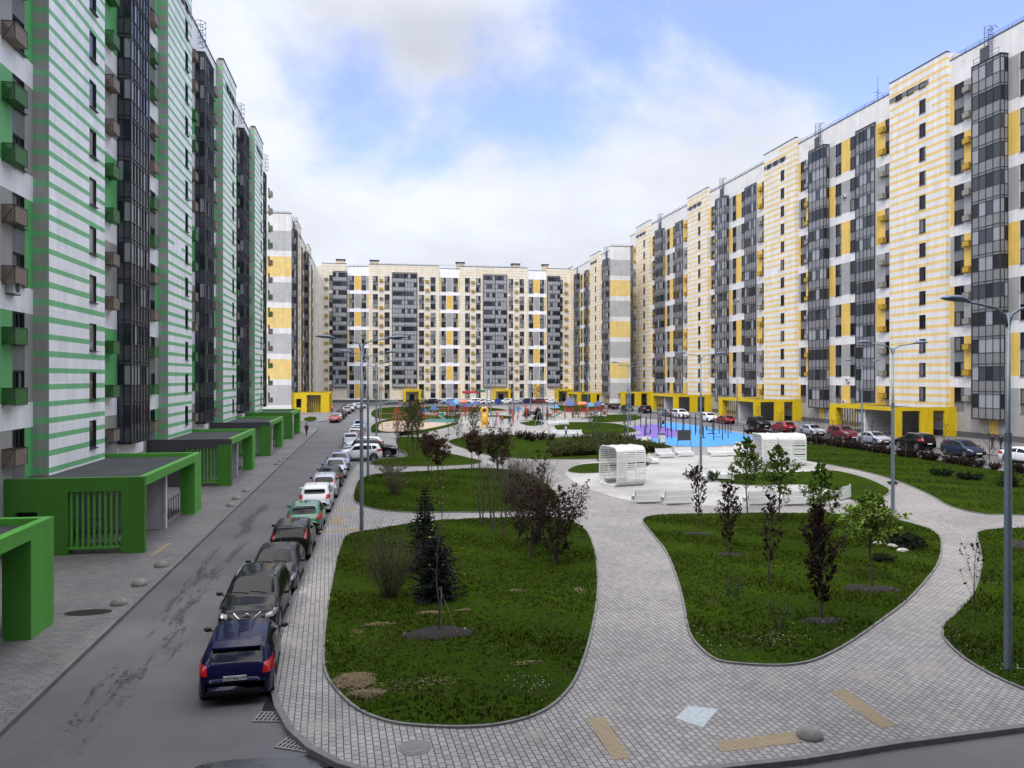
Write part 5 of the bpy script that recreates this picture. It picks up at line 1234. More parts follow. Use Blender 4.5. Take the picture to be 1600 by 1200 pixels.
rr_ = [('sedan', 'white', 60.2, 65.4, 185, 'white sedan cut off by the right edge of the picture'), ('mpv', 'navy', 59.4, 72.6, 180, 'dark blue estate car second from the right edge'), ('suv', 'black', 59.9, 80.6, 3, 'big black off-roader seen from behind near the right edge'),
 ('sedan', 'silver', 59.6, 87.6, 182, 'silver sedan ahead of the black off-roader'), ('suv', 'maroon', 59.9, 94.5, 180, 'maroon off-roader in front of the nearest yellow canopy'), ('sedan', 'silver', 60.1, 102.2, 178, 'silver sedan left of the maroon off-roader'),
 ('hatch', 'red', 60.0, 110, 2, 'dark red hatchback between silver and black cars on the right street'), ('suv', 'black', 60.2, 118, 182, 'black crossover before the second yellow canopy'), ('hatch', 'red', 60.1, 130, 0, 'red hatchback behind the sports ground'),
 ('cross', 'white', 60.0, 136.5, 180, 'white crossover next to the red hatchback behind the sports ground'), ('suv', 'white', 59.8, 149.5, 180, 'white off-roader behind the middle of the sports ground'), ('sedan', 'grey', 60.3, 157, 0, 'dark grey sedan before the third yellow canopy'),
 ('suv', 'charcoal', 60.3, 172, 0, 'charcoal off-roader beside the third yellow canopy'), ('sedan', 'black', 60.1, 184, 180, 'black sedan near the far end of the right street'), ('hatch', 'charcoal', 60, 195, 0, 'charcoal hatchback near the far end of the right street'), ('sedan', 'silver', 59.8, 207, 0, 'silver sedan last on the right street')]
for k, pn, x, y, hd, lab in rr_: park(k, pn, x, y, hd + rnd.uniform(-2, 2), lab, g_, {'cross': 'cross2'}.get(k, k), sc=1.05)
g_ = 'cars before the back block'
for u, k, pn, lab in [(612, 'sedan', 'grey', 'grey sedan at the left foot of the back block'), (672, 'suv', 'charcoal', 'dark car right of the left portal of the back block'), (700, 'suv', 'lightblue', 'light blue van-like car before the back block'), (740, 'suv', 'white', 'white off-roader before the striped part of the back block'),
      (762, 'sedan', 'white', 'white sedan left of the middle portal'), (790, 'cross', 'white', 'white crossover before the middle portal'), (806, 'sedan', 'silver', 'silver sedan right of the middle portal'), (822, 'suv', 'navy', 'dark blue off-roader before the right part of the back block'), (840, 'suv', 'maroon', 'maroon off-roader before the right part of the back block'), (860, 'hatch', 'white', 'white hatchback before the right portal')]:
    park(k, pn, XB(u, 240), 240, 90 + rnd.uniform(-6, 6), lab, g_, {'cross': 'cross2'}.get(k, k))
# ------------------------------------------------------------------ trees and shrubs
def rvec(r): 
    while True:
        v = Vector((r.uniform(-1, 1), r.uniform(-1, 1), r.uniform(-1, 1)))
        if .05 < v.length < 1: return v.normalized()
def leaf(m, p, size, r, up=.0, mi=0):
    n = rvec(r); n.z += up; n.normalize(); a = n.orthogonal().normalized(); a = Matrix.Rotation(r.uniform(0, 6.28), 3, n) @ a; b = n.cross(a); s = size * r.uniform(.6, 1.25)
    bend = n * s * .22
    m.quad(tuple(p - a * s), tuple(p + b * s * .55 + bend), tuple(p + a * s), tuple(p - b * s * .55 + bend), mi)
def tree(name, H, stem, wid, nl, lpt, ls, seed, bark='bark', leafmat='leaf_green', shape='oval', tr=.035, up=.7, twigs=5, lean=(0, 0), flame=0, nstems=1, twr=.006, clump=0):
    """tapered trunk, limbs that fork into twigs, leaves gathered along the twigs"""
    r = random.Random(seed); t = thing(name, 'x', 'tree'); tk, cr = MB(), MB()
    for st in range(nstems):
        base = Vector((r.uniform(-.12, .12), r.uniform(-.12, .12), 0)) if nstems > 1 else Vector((0, 0, 0))
        ln = Vector((lean[0] + r.uniform(-.12, .12) * (nstems > 1), lean[1] + r.uniform(-.12, .12) * (nstems > 1), 0)); Hs = H * (1 if st == 0 else r.uniform(.7, .95))
        pts = [base + Vector((0, 0, Hs * f)) + ln * Hs * f + Vector((r.uniform(-1, 1), r.uniform(-1, 1), 0)) * .02 * Hs * min(f * 3, 1) for f in (0, .15, .35, .55, .75, .9, 1)]
        tk.tube(pts, [tr * (1 - .9 * f) + .004 for f in (0, .15, .35, .55, .75, .9, 1)], 7)
        def tp(z):
            f = z / Hs * 6.999; F = [0, .15, .35, .55, .75, .9, 1]; q = z / Hs
            for i in range(6):
                if q <= F[i + 1]: return pts[i].lerp(pts[i + 1], (q - F[i]) / (F[i + 1] - F[i]))
            return pts[-1]
        for i in range(nl // nstems):
            f = (i + r.random()) / (nl // nstems); z = stem + (Hs * .97 - stem) * f
            if shape == 'oval': R_ = wid * math.sin(math.pi * (0.12 + .86 * f)) ** .8
            elif shape == 'cone': R_ = wid * (1 - f * .88)
            elif shape == 'round': R_ = wid * math.sqrt(max(.04, 1 - (2 * f - .9) ** 2))
            elif shape == 'vase': R_ = wid * (.35 + .65 * f)
            else: R_ = wid * (.85 + .25 * math.sin(f * 17 + seed)) * (1 - .75 * max(0, f - .55) / .45) * (.6 + .4 * min(1, f * 5))
            R_ *= r.uniform(.6, 1.15); an = i * 2.39996 + r.uniform(-.5, .5); d = Vector((math.cos(an), math.sin(an), up * r.uniform(.6, 1.4)))
            p0 = tp(z * .92 + .0); L = R_; seg = [p0 + d * L * q + Vector((0, 0, .18 * L * q * q)) + rvec(r) * .05 * L * (q > 0) for q in (0, .35, .7, 1)]
            tk.tube(seg, [tr * .38 * (1 - .5 * f), tr * .28 * (1 - .5 * f), tr * .16, twr * .8], 4, cap=False)
            for k in range(twigs):
                q = r.uniform(.25, 1); j = min(2, int(q * 3)); a = seg[j].lerp(seg[j + 1], q * 3 - j if q < 1 else 1)
                e = a + (rvec(r) + d * .6 + Vector((0, 0, .3))).normalized() * R_ * r.uniform(.25, .5)
                tk.tube([a, (a + e) / 2 + rvec(r) * .02, e], [twr, twr * .8, twr * .5], 3, cap=False)
                for _ in range(lpt):
                    pp = a.lerp(e, r.uniform(.15, 1.1)) + rvec(r) * (clump or R_ * .10); leaf(cr, pp, ls, r)
    tk.build('trunk', bark, t)
    if cr.f: cr.build('crown', leafmat, t)
    return t
def shrub(name, H, wid, n, lpt, ls, seed, bark, leafmat, curve=.4, cat='shrub', twr=.008, fork=3):
    r = random.Random(seed); t = thing(name, 'x', cat); tk, cr = MB(), MB()
    for i in range(n):
        an = r.uniform(0, 6.28); rr = math.sqrt(r.random()); L = H * r.uniform(.6, 1.05) * (1 - .25 * rr); b = Vector((math.cos(an) * rr * wid * .22, math.sin(an) * rr * wid * .22, 0)); o = Vector((math.cos(an), math.sin(an), 0)) * rr * wid
        pts = [b, b + o * .25 + Vector((0, 0, L * .35)), b + o * .55 + Vector((0, 0, L * .7)), b + o * (.8) + Vector((0, 0, L))]; pts = [p + rvec(r) * .05 * L * (k > 0) for k, p in enumerate(pts)]
        tk.tube(pts, [twr * 1.3, twr, twr * .7, twr * .4], 3, cap=False)
        for k in range(fork):
            q = r.uniform(.2, .95) * 3; j = min(2, int(q)); a = pts[j].lerp(pts[j + 1], q - j); e = a + (rvec(r) * .7 + Vector((o.x, o.y, .9)).normalized()) * L * r.uniform(.12, .28)
            tk.tube([a, e], [twr * .6, twr * .3], 3, cap=False)
            for _ in range(lpt): leaf(cr, a.lerp(e, r.uniform(0, 1.1)) + rvec(r) * .05, ls, r)
    tk.build('stems', bark, t)
    if cr.f: cr.build('foliage', leafmat, t)
    return t
def spruce(name, H, wid, seed, clear=.0, mat='needle_blue', blunt=0, dens=1.0):
    r = random.Random(seed); t = thing(name, 'x', 'tree'); tk, cr = MB(), MB(); tk.tube([(0, 0, 0), (0, 0, H * .5), (0, 0, H)], [.06 + .01 * H, .04, .008], 7)
    nw = int(H / .13)
    for w_ in range(nw):
        f = w_ / nw; z = clear + (H * .985 - clear) * f; Rw = wid * (1 - f) ** (.75 if not blunt else .45) + .05
        nb = max(5, int((12 - 5 * f) * dens))
        for i in range(nb):
            an = 2 * math.pi * i / nb + w_ * .9 + r.uniform(-.2, .2); L = Rw * r.uniform(.55, 1.22); d = Vector((math.cos(an), math.sin(an), 0)); p0 = Vector((0, 0, z)); dr = -.18 - .15 * (1 - f)
            P = [p0 + d * L * q + Vector((0, 0, L * (dr * q + .28 * q * q))) for q in (0, .3, .6, 1)]; tk.tube([P[0], P[1], P[2], P[3]], [.014, .01, .008, .004], 3, cap=False)
            s_ = d.cross(Vector((0, 0, 1)))
            for k in range(max(6, int(L * 15))):
                q = r.uniform(.08, 1.0); j = min(2, int(q * 3)); a = P[j].lerp(P[j + 1], min(1, q * 3 - j)); side = r.choice((-1, 1)); tw = L * .34 * (1.08 - q) + .07
                e = a + (d * .55 + s_ * side * r.uniform(.4, 1.0)) * tw + Vector((0, 0, r.uniform(-.3, .12) * tw)); u_ = Vector((r.uniform(-.2, .2), r.uniform(-.2, .2), .035 + .02 * r.random())) ; wv = (e - a).cross(Vector((0, 0, 1))).normalized() * .028
                for nrm in (wv, Vector((0, 0, .03))): cr.quad(tuple(a - nrm), tuple(a.lerp(e, .5) - nrm * 1.2), tuple(e), tuple(a.lerp(e, .5) + nrm * 1.2))
    tk.build('trunk', 'bark', t); cr.build('crown', mat, t); return t
def put(t, u, v, lab, group=None, rz=0, sc=None, z=PZ + .04, cat=None):
    t.location = G(u, v, z); t.rotation_euler.z = R(rz); t['label'] = lab
    if group: t['group'] = group
    if cat: t['category'] = cat
    if sc: t.scale = (sc,) * 3
    return t
# near left lawn
put(spruce('spruce_tree', 3.55, .98, 1, .12), 664, 892, 'blue spruce with a pointed top on the near left lawn')
put(spruce('spruce_tree', 2.35, 1.02, 2, .10, blunt=1, dens=1.3), 679, 936, 'dense blunt-topped dark spruce between the pointed spruce and the mulch bed')
yt = put(tree('young_tree', 4.6, 1.6, .42, 14, 1, .055, 3, 'bark', 'leaf_fresh', 'oval', .028, 1.6, 2), 686, 985, 'thin staked young tree in the dark mulch ring')
m = MB(); m.tube([(.06, -.02, 0), (.07, -.02, 1.35)], .022, 6); m.build('stake', 'bark_pale', yt); m = MB(); m.tube([(.0, 0, 1.35), (.55, -.5, .0)], .008, 4); m.build('guy_rope', 'kerb_pale', yt)
put(shrub('bare_shrub', 2.75, 1.25, 120, 3, .032, 4, 'bark', 'leaf_olive', fork=7, twr=.006), 608, 932, 'large bare twiggy shrub by the spruces on the near left lawn')
put(tree('plum_tree', 3.3, .35, 1.25, 60, 7, .062, 5, 'bark', 'leaf_purple', 'round', .05, .9, 7, nstems=3), 868, 884, 'broad dark purple tree at the right side of the near left lawn')
put(tree('plum_tree', 3.2, .4, 1.05, 46, 5, .062, 6, 'bark', 'leaf_purple', 'round', .05, .9, 7, nstems=2), 831, 872, 'purple-leaved tree left of the broadest one on the near left lawn')
put(tree('plum_tree', 2.9, .5, .9, 36, 3, .06, 7, 'bark', 'leaf_purple', 'vase', .04, 1.2, 6, nstems=2), 812, 856, 'smaller purple-leaved tree behind the other two on the near left lawn')
BT_ = 'thin bare trees on the near left lawn'
bt = tree('bare_tree', 3.3, .5, .55, 30, 1, .03, 8, 'bark', 'leaf_olive', 'vase', .045, 1.6, 5, nstems=2); put(bt, 753, 821, 'leftmost thin bare tree behind the purple trees', BT_)
dup(bt, G(771, 829, PZ), 1.4, 'second thin bare tree from the left behind the purple trees', BT_, 1.05); dup(bt, G(786, 840, PZ), 2.9, 'third thin bare tree left of the purple trees', BT_, 1.0)
dup(bt, G(845, 838, PZ), 4.1, 'thin bare tree right behind the purple trees', BT_, .95)
# left lawns farther back
put(tree('red_maple', 3.5, 1.45, .95, 46, 10, .075, 9, 'bark', 'leaf_maroon', 'round', .05, .8, 6, clump=.10), 683, 758, 'round maroon-leaved tree in front of another on the second left lawn', 'maroon-leaved round trees')
mm_ = [o for o in C.objects if o.name == 'red_maple'][0]
dup(mm_, G(669, 741, PZ), 1, 'round maroon-leaved tree behind another, left of the path fork', None, .95); dup(mm_, G(737, 731, PZ), 2, 'left one of two slim maroon-leaved trees by the path fork', None, .92)
dup(mm_, G(749, 733, PZ), 3.3, 'right one of two slim maroon-leaved trees by the path fork', None, .82); 
put(tree('red_maple', 3.4, .8, 1.35, 60, 9, .075, 10, 'bark', 'leaf_maroon', 'round', .06, .9, 7, nstems=2, clump=.1), 777, 745, 'widest maroon-leaved tree on the second left lawn', 'maroon-leaved round trees')
bs = shrub('bare_shrub', 2.7, 1.3, 90, 2, .03, 12, 'bark', 'leaf_olive', fork=6); put(bs, 806, 762, 'leftmost grey twiggy shrub right of the widest maroon tree', 'grey twiggy shrubs on the second left lawn')
for u, v, a, s_, lab in [(824, 772, 1, 1.1, 'grey twiggy shrub in the middle of the second left lawn clump'), (842, 778, 2.2, .95, 'grey twiggy shrub at the right end of the clump by the path'), (795, 785, 3, .9, 'olive twiggy shrub in front of the grey clump'), (818, 792, 4, .95, 'olive twiggy shrub nearest the path behind the purple trees')]: dup(bs, G(u, v, PZ), a, lab, None, s_)
put(shrub('budding_shrub', 1.9, 1.0, 90, 4, .04, 13, 'bark_pale', 'leaf_olive', fork=4), 617, 772, 'olive budding shrub on the left of the second lawn')
put(shrub('budding_shrub', 1.3, 1.5, 90, 4, .04, 14, 'bark_pale', 'leaf_olive', fork=4), 610, 742, 'low olive shrub at the back edge of the second left lawn'); put(tree('plum_tree', 2.6, .3, .6, 22, 5, .08, 15, 'bark', 'leaf_purple', 'vase', .03, 1.3, 4), 846, 772, 'small purple tree at the right tip of the second left lawn')
yb = tree('young_tree', 3.8, .9, .42, 16, 2, .06, 16, 'bark', 'leaf_fresh', 'oval', .022, 1.7, 2); put(yb, 675, 797, 'thin young tree with pale leaves at the front of the second left lawn', 'thin young trees'); dup(yb, G(689, 801, PZ), 2, 'thin young tree with few leaves above the lower path', None, .95)
# grove beside the sand area
gv = tree('grove_tree', 5.6, 1.5, 1.05, 40, 6, .075, 17, 'bark', 'leaf_olive', 'oval', .05, 1.2, 5); put(gv, 645, 716, 'leafy grove tree nearest the camera behind the left lawn', 'slim trees in the grove by the sand')
for u, v, a, s_, lab in [(636, 706, 1, .95, 'slim grove tree at the left side of the grove'), (652, 703, 2, 1, 'slim grove tree at the right side of the grove'), (643, 694, 3, .95, 'slim grove tree in the middle of the grove'), (654, 690, 4, .9, 'slim grove tree at the back right of the grove'), (622, 702, 5, .6, 'small slim tree left of the grove')]: dup(gv, G(u, v, PZ), a, lab, None, s_)
# right front lawn
pt = tree('plum_tree', 3.7, .75, .42, 40, 6, .055, 20, 'bark', 'leaf_purple', 'flame', .035, 1.7, 5); put(pt, 1091, 833, 'slender purple-leaved tree, leftmost on the near right lawn', 'slender purple-leaved trees on the near right lawn')
put(tree('plum_tree', 3.4, .5, .62, 52, 6, .055, 21, 'bark', 'leaf_purple', 'flame', .035, 1.3, 6), 1139, 868, 'bushier purple-leaved tree, second from the left on the near right lawn', 'slender purple-leaved trees on the near right lawn')
put(tree('plum_tree', 3.6, .75, .58, 36, 5, .055, 22, 'bark', 'leaf_purple', 'flame', .032, 1.4, 5, lean=(.02, 0)), 1201, 911, 'sparse purple-leaved tree in the middle of the near right lawn', 'slender purple-leaved trees on the near right lawn')
put(tree('plum_tree', 4.05, .55, .60, 70, 8, .06, 23, 'bark', 'leaf_purple', 'flame', .045, 1.2, 6, lean=(-.035, 0)), 1284, 968, 'densest and nearest purple-leaved tree on the near right lawn', 'slender purple-leaved trees on the near right lawn')
gt = tree('maple_tree', 4.85, 1.5, 1.12, 46, 9, .085, 24, 'bark', 'leaf_green', 'cone', .042, .9, 6); put(gt, 1168, 804, 'green-leaved young maple, leftmost of the row on the near right lawn', 'green young maples')
dup(gt, G(1217, 821, PZ), 2.1, 'green-leaved young maple second from the left on the near right lawn', None, .97); dup(gt, G(1281, 862, PZ), 4.0, 'green-leaved young maple behind the densest purple tree', None, .90)
put(tree('maple_tree', 3.85, 1.55, 1.22, 44, 11, .088, 25, 'bark', 'leaf_fresh', 'cone', .045, .75, 6), 1363, 918, 'bright green young maple with a wide crown, right side of the near right lawn', 'green young maples')
ju = shrub('juniper', .55, 1.0, 60, 9, .06, 26, 'bark', 'needle_dark', fork=4); put(ju, 1405, 850, 'low dark juniper at the right of the near right lawn', 'low dark junipers')
for u, v, a, s_, lab in [(1420, 857, 1, .9, 'low dark juniper touching the right edge of the near right lawn'), (1379, 878, 2, .6, 'small juniper behind the bright green maple stem'), (1472, 744, 3, 1.1, 'left one of two low junipers on the far right lawn'), (1515, 750, 4, 1.1, 'right one of two low junipers on the far right lawn'), (1395, 757, 5, .45, 'tiny juniper near the lamp on the far right lawn')]: dup(ju, G(u, v, PZ), a, lab, None, s_)
put(shrub('sapling', 1.0, .5, 16, 2, .04, 27, 'bark', 'leaf_dark'), 1145, 932, 'small bare sapling on the left half of the near right lawn'); put(shrub('sapling', .9, .5, 14, 2, .04, 28, 'bark', 'leaf_dark'), 1218, 985, 'small bare sapling near the front of the near right lawn')
put(tree('young_tree', 2.7, .5, .55, 14, 2, .065, 29, 'bark', 'leaf_purple', 'oval', .018, 1.5, 2), 1524, 973, 'spindly young tree at the left edge of the corner lawn')
put(spruce('spruce_tree', 1.75, .95, 30, .05, 'needle_dark'), 1577, 760, 'small dark spruce on the far right lawn by the picture edge')
bts = tree('bare_tree', 4.1, 1.2, .8, 26, 1, .04, 31, 'bark', 'leaf_purple', 'oval', .03, 1.1, 5); BG = 'thin bare trees along the far right lawn'
put(bts, 1255, 708, 'thin bare tree beside the right slatted cabin', BG)
for i, (u, v, lab) in enumerate([(1276, 697, 'thin bare tree right behind the first one beside the cabin'), (1300, 716, 'thin bare tree left of the lamp before the maroon off-roader'), (1316, 705, 'thin bare tree before the maroon off-roader'), (1363, 713, 'thin bare tree before the silver sedan'), (1416, 721, 'thin bare tree before the big black off-roader'), (1476, 730, 'thin bare tree behind the two low junipers'), (1546, 740, 'thin bare tree before the dark blue estate car'), (1221, 690, 'thin bare tree behind the right slatted cabin'), (1186, 680, 'thin bare tree at the right end of the blue floor')]): dup(bts, G(u, v, PZ), i * 1.3, lab, BG, rnd.uniform(.88, 1.08))
# clipped maroon hedge shrubs along the right street: one plant each
hs = shrub('hedge_shrub', .95, .75, 44, 7, .06, 33, 'bark', 'leaf_purple', fork=4); HG = 'maroon hedge shrubs along the right street'; first = True
y = 56.0
while y < 106:
    x = 52.1 + rnd.uniform(-.15, .15)
    if first: hs.location = (x, y, PZ); tag(hs, 'maroon shrub in the low hedge along the right street', None, HG); first = False
    else: dup(hs, (x, y, PZ), rnd.uniform(0, 6), None, HG, rnd.uniform(.8, 1.2))
    y += rnd.uniform(.75, 1.05) if rnd.random() > .06 else 1.9
# green hedge behind the plaza
gh = shrub('hedge_shrub', 1.15, 1.0, 60, 8, .06, 34, 'bark', 'leaf_olive', fork=5); GH = 'olive shrubs of the hedge behind the plaza'; gh['label'] = 'olive-green shrub in the dense hedge behind the left cabin'; gh['group'] = GH
gh.location = G(870, 714, PZ)
for j, (u0, v0, u1, v1, n) in enumerate([(880, 713, 1035, 706, 15), (868, 708, 1020, 700, 14), (875, 702, 990, 693, 11), (905, 694, 975, 689, 6)]):
    for i in range(n):
        f = i / n; dup(gh, G(u0 + (u1 - u0) * f + rnd.uniform(-2, 2), v0 + (v1 - v0) * f + rnd.uniform(-.6, .6), PZ), rnd.uniform(0, 6), None, GH, rnd.uniform(.85, 1.25))
# assorted distant planting
ds = shrub('dark_shrub', 1.2, .8, 36, 8, .07, 35, 'bark', 'leaf_purple', fork=4)
put(ds, 812, 686, 'dark shrub left end of the border behind the centre lawn', 'dark border shrubs')
for u, v, s_, lab in [(822, 688, 1, 'dark shrub second in the border behind the centre lawn'), (832, 690, 1.1, 'dark shrub in the middle of the border behind the centre lawn'), (846, 688, 1, 'dark shrub before the left playground bench'), (860, 689, .9, 'dark shrub at the right end of the border')]: dup(ds, G(u, v, PZ), u, lab, None, s_)
put(spruce('pine_tree', 2.6, 1.25, 36, .6, 'needle_dark', blunt=1), 841, 660, 'dark bushy pine in the middle of the playground'); put(spruce('pine_tree', 2.0, 1.0, 37, .4, 'needle_dark', blunt=1), 823, 653, 'smaller dark pine left of the bushy playground pine')
bch = tree('birch_tree', 4.6, .6, .85, 40, 4, .075, 38, 'bark_pale', 'leaf_dark', 'oval', .04, 1.1, 5, nstems=2); put(bch, 738, 690, 'leafy birch at the left of the centre lawn', 'slim birches')
for u, v, a, s_, lab in [(741, 683, 1, 1.0, 'birch right behind the leafy birch of the centre lawn'), (716, 688, 2, .8, 'birch at the tip of the centre lawn'), (913, 646, 3, 1.1, 'tree between the orange playground towers'), (876, 632, 4, 1.0, 'tree with young leaves at the right foot of the back block'), (839, 632, 5, 1.35, 'yellow-green tree before the right part of the back block'), (650, 652, 6, .9, 'tree before the left portal of the back block'), (929, 690, 1.5, .9, 'tree rising from the hedge behind the left cabin'), (976, 668, 2.2, .8, 'tree at the left of the purple floor'), (938, 730, 2.7, .75, 'thin tree on the small lawn left of the cabin')]: dup(bch, G(u, v, PZ), a, lab, None, s_)
for i, (u, v, lab) in enumerate([(623, 711, 'bare thin tree left of the grove front'), (797, 672, 'bare tree at the playground bench row'), (822, 676, 'bare tree beside the playground path'), (700, 690, 'bare tree where two paths meet'), (858, 727, 'thin bare tree beside the centre path'), (1030, 661, 'thin bare tree behind the sports ground left end')]): dup(bts, G(u, v, PZ), i, lab, None, .85)
put(shrub('planter_shrub', .9, .5, 30, 7, .06, 39, 'bark', 'leaf_dark', fork=4), 1114, 752, 'dark evergreen shrub between two plaza benches'); put(shrub('planter_shrub', .8, .7, 30, 7, .06, 40, 'bark', 'leaf_purple', fork=4), 1080, 748, 'purple shrub at the foot of the plaza lamp')
# ------------------------------------------------------------------ grass tufts and small flowers
def scatter(poly, n, r, fn):
    xs = [p.x for p in poly]; ys = [p.y for p in poly]; k = 0
    while k < n:
        p = (r.uniform(min(xs), max(xs)), r.uniform(min(ys), max(ys)))
        if inside(p, poly): fn(p); k += 1
def grass(key, n, h, seed):
    r = random.Random(seed); m = MB(); ph = [(r.uniform(.4, 1.4), r.uniform(.4, 1.4), r.uniform(0, 6)) for _ in range(4)]
    def f(p):
        d = sum(math.sin(a * p[0] + b * p[1] + c) for a, b, c in ph) / 4
        if r.random() > .60 + .8 * d: return
        for _ in range(3):
            an = r.uniform(0, 6.28); hh = h * r.uniform(.5, 1.2) * (1 + .8 * d); w = .012 + .012 * r.random(); x, y = p[0] + r.uniform(-.05, .05), p[1] + r.uniform(-.05, .05); dx, dy = math.cos(an), math.sin(an); l = r.uniform(.1, .8) * hh
            m.tri((x - dy * w, y + dx * w, PZ + .045), (x + dy * w, y - dx * w, PZ + .045), (x + dx * l, y + dy * l, PZ + .05 + hh))
    scatter(LP[key], n, r, f); struct(m.build('grass', 'grass_blade'), 'stuff')
grass('L1', 26000, .075, 1); grass('L7', 24000, .08, 2); grass('L8', 14000, .09, 3); grass('L2', 12000, .09, 4); grass('L9', 14000, .12, 5)
def flowers(key, spots, seed):
    r = random.Random(seed); m = MB()
    for u, v, rx, ry, n in spots:
        c = G(u, v, PZ)
        for _ in range(n):
            p = Vector((c.x + r.gauss(0, rx), c.y + r.gauss(0, ry), PZ + .06 + r.random() * .05))
            if inside((p.x, p.y), LP[key]): leaf(m, p, .021, r, .8) if r.random() < .55 else None
    struct(m.build('white_flowers', 'petal'), 'stuff')
flowers('L1', [(775, 1015, .3, .3, 22), (830, 1075, .45, .35, 110), (735, 985, .22, .1, 26), (800, 1060, .25, .15, 18), (640, 1010, 2, 1.5, 30), (700, 930, 1.6, 2, 20), (560, 1010, .5, .6, 30)], 1)
flowers('L7', [(1283, 972, .45, .25, 90), (1120, 1020, .5, .4, 80), (1090, 985, .3, .5, 40), (1215, 1005, .6, .3, 70), (1310, 990, .8, .3, 60), (1370, 922, .5, .2, 30), (1145, 935, .15, .2, 14)], 2)
flowers('L8', [(1490, 990, .4, .4, 60), (1525, 1020, .4, .3, 40), (1560, 1050, .5, .3, 50), (1595, 1045, .2, .15, 40), (1640, 1060, .5, .4, 60)], 3)
for i, (u, v) in enumerate([(1372, 851), (1388, 848), (1395, 855), (1410, 862)]):
    m = MB(); m.ell((0, 0, .05), (.28, .16, .12), 9, 6); o = m.build('garden_stone', 'stone_pale', None, True, loc=G(u, v, PZ + .04)); tag(o, 'pale garden stone beside the junipers on the near right lawn', 'stone', 'pale stones by the junipers'); o.rotation_euler.z = i
# ------------------------------------------------------------------ outdoor gym on the blue floor
def frame_thing(name, lab, cat, u, v, rz, builder, group=None):
    t = thing(name, lab, cat, G(u, v, PZ + .03), R(rz), group); builder(t); return t
def pull_up(w, hs, posts):
    def f(t):
        for x, h in posts: m = MB(); m.tube([(x, 0, 0), (x, 0, h)], .06, 8); m.build('post', 'steel_dark', t)
        for (x0, x1, h) in hs: m = MB(); m.tube([(x0, 0, h), (x1, 0, h)], .03, 6); m.build('bar', 'steel_dark', t)
    return f
GG = 'black exercise frames on the blue floor'
for i, (u, v, rz, b, lab) in enumerate([
 (1001, 669, 10, pull_up(2, [(-1, 0, 2.1), (0, 1, 1.7)], [(-1, 2.2), (0, 2.2), (1, 1.8)]), 'stepped pull-up bars at the back left of the purple floor'),
 (1019, 680, 0, pull_up(2, [(-.9, .9, 2.3)], [(-.9, 2.4), (.9, 2.4)]), 'wide pull-up frame on the front of the purple floor'),
 (1028, 668, 0, pull_up(2, [(-1.2, 0, 2.4), (0, 1.2, 2.9)], [(-1.2, 2.5), (0, 3.0), (1.2, 3.0)]), 'tall double pull-up frame at the back of the purple floor'),
 (1044, 674, 20, pull_up(2, [(-1.5, -.5, 2.4), (-.5, .5, 2.7), (.5, 1.5, 3.0)], [(-1.5, 2.5), (-.5, 2.8), (.5, 3.1), (1.5, 3.1)]), 'stair-like row of pull-up bars where purple meets blue'),
 (1046, 685, 0, pull_up(2, [(-.3, .3, 1.2), (-.3, .3, .35)], [(-.3, 1.3), (.3, 1.3)]), 'small upright exercise rack at the front of the purple floor'),
 (1058, 676, -15, pull_up(2, [(-.8, .8, 2.7)], [(-.8, 2.8), (.8, 2.8)]), 'pull-up frame left of the notice board'),
 (1078, 676, 10, pull_up(2, [(-1, 0, 2.5), (0, 1, 2.1)], [(-1, 2.6), (0, 2.6), (1, 2.2)]), 'stepped pull-up bars behind the notice board'),
 (1092, 680, 0, pull_up(2, [(-.5, .5, 2.8)], [(-.5, 2.9), (.5, 2.9)]), 'narrow tall frame beside the plaza lamp'),
 (1106, 673, 0, pull_up(2, [(-1, 1, 2.3)], [(-1, 2.4), (1, 2.4)]), 'pull-up frame at the back of the blue floor'),
 (1122, 687, 0, pull_up(2, [(-.6, .6, .35), (-.6, .6, 1.3), (-.6, .6, 2.6)], [(-.6, 2.7), (.6, 2.7)]), 'rectangular exercise frame right of the plaza lamp'),
 (1133, 677, 12, pull_up(2, [(-1, 0, 1.9), (0, 1, 2.3)], [(-1, 2.0), (0, 2.4), (1, 2.4)]), 'stepped bars at the back right of the blue floor'),
 (1150, 684, 0, pull_up(2, [(-1.1, 1.1, 1.6)], [(-1.1, 1.7), (1.1, 1.7)]), 'low frame at the right end of the blue floor')]): frame_thing('pull_up_bars', lab, 'exercise bars', u, v, rz, b, GG)
for i, (u, v, lab) in enumerate([(1007, 684, 'exercise machine with a seat on the purple floor'), (1033, 668, 'sloping exercise bench behind the purple floor'), (1099, 684, 'exercise machine right beside the plaza lamp'), (1113, 678, 'sloping exercise bench in the blue floor middle')]):
    t = thing('exercise_machine', lab, 'exercise machine', G(u, v, PZ + .03), i * .8, 'exercise machines on the sports ground'); m = MB(); m.tube([(0, 0, 0), (0, 0, 1.5), (.5, 0, 1.6)], .06, 7); m.tube([(-.5, 0, .05), (.7, 0, .05)], .05, 6); m.build('frame', 'steel_dark', t)
    m = MB(); m.box(.3, .8, -.2, .2, .5, .56); m.box(.78, .84, -.2, .2, .56, 1.1); m.tube([(0, 0, .5), (.5, 0, .5)], .04, 6); m.build('seat', 'steel_dark', t)
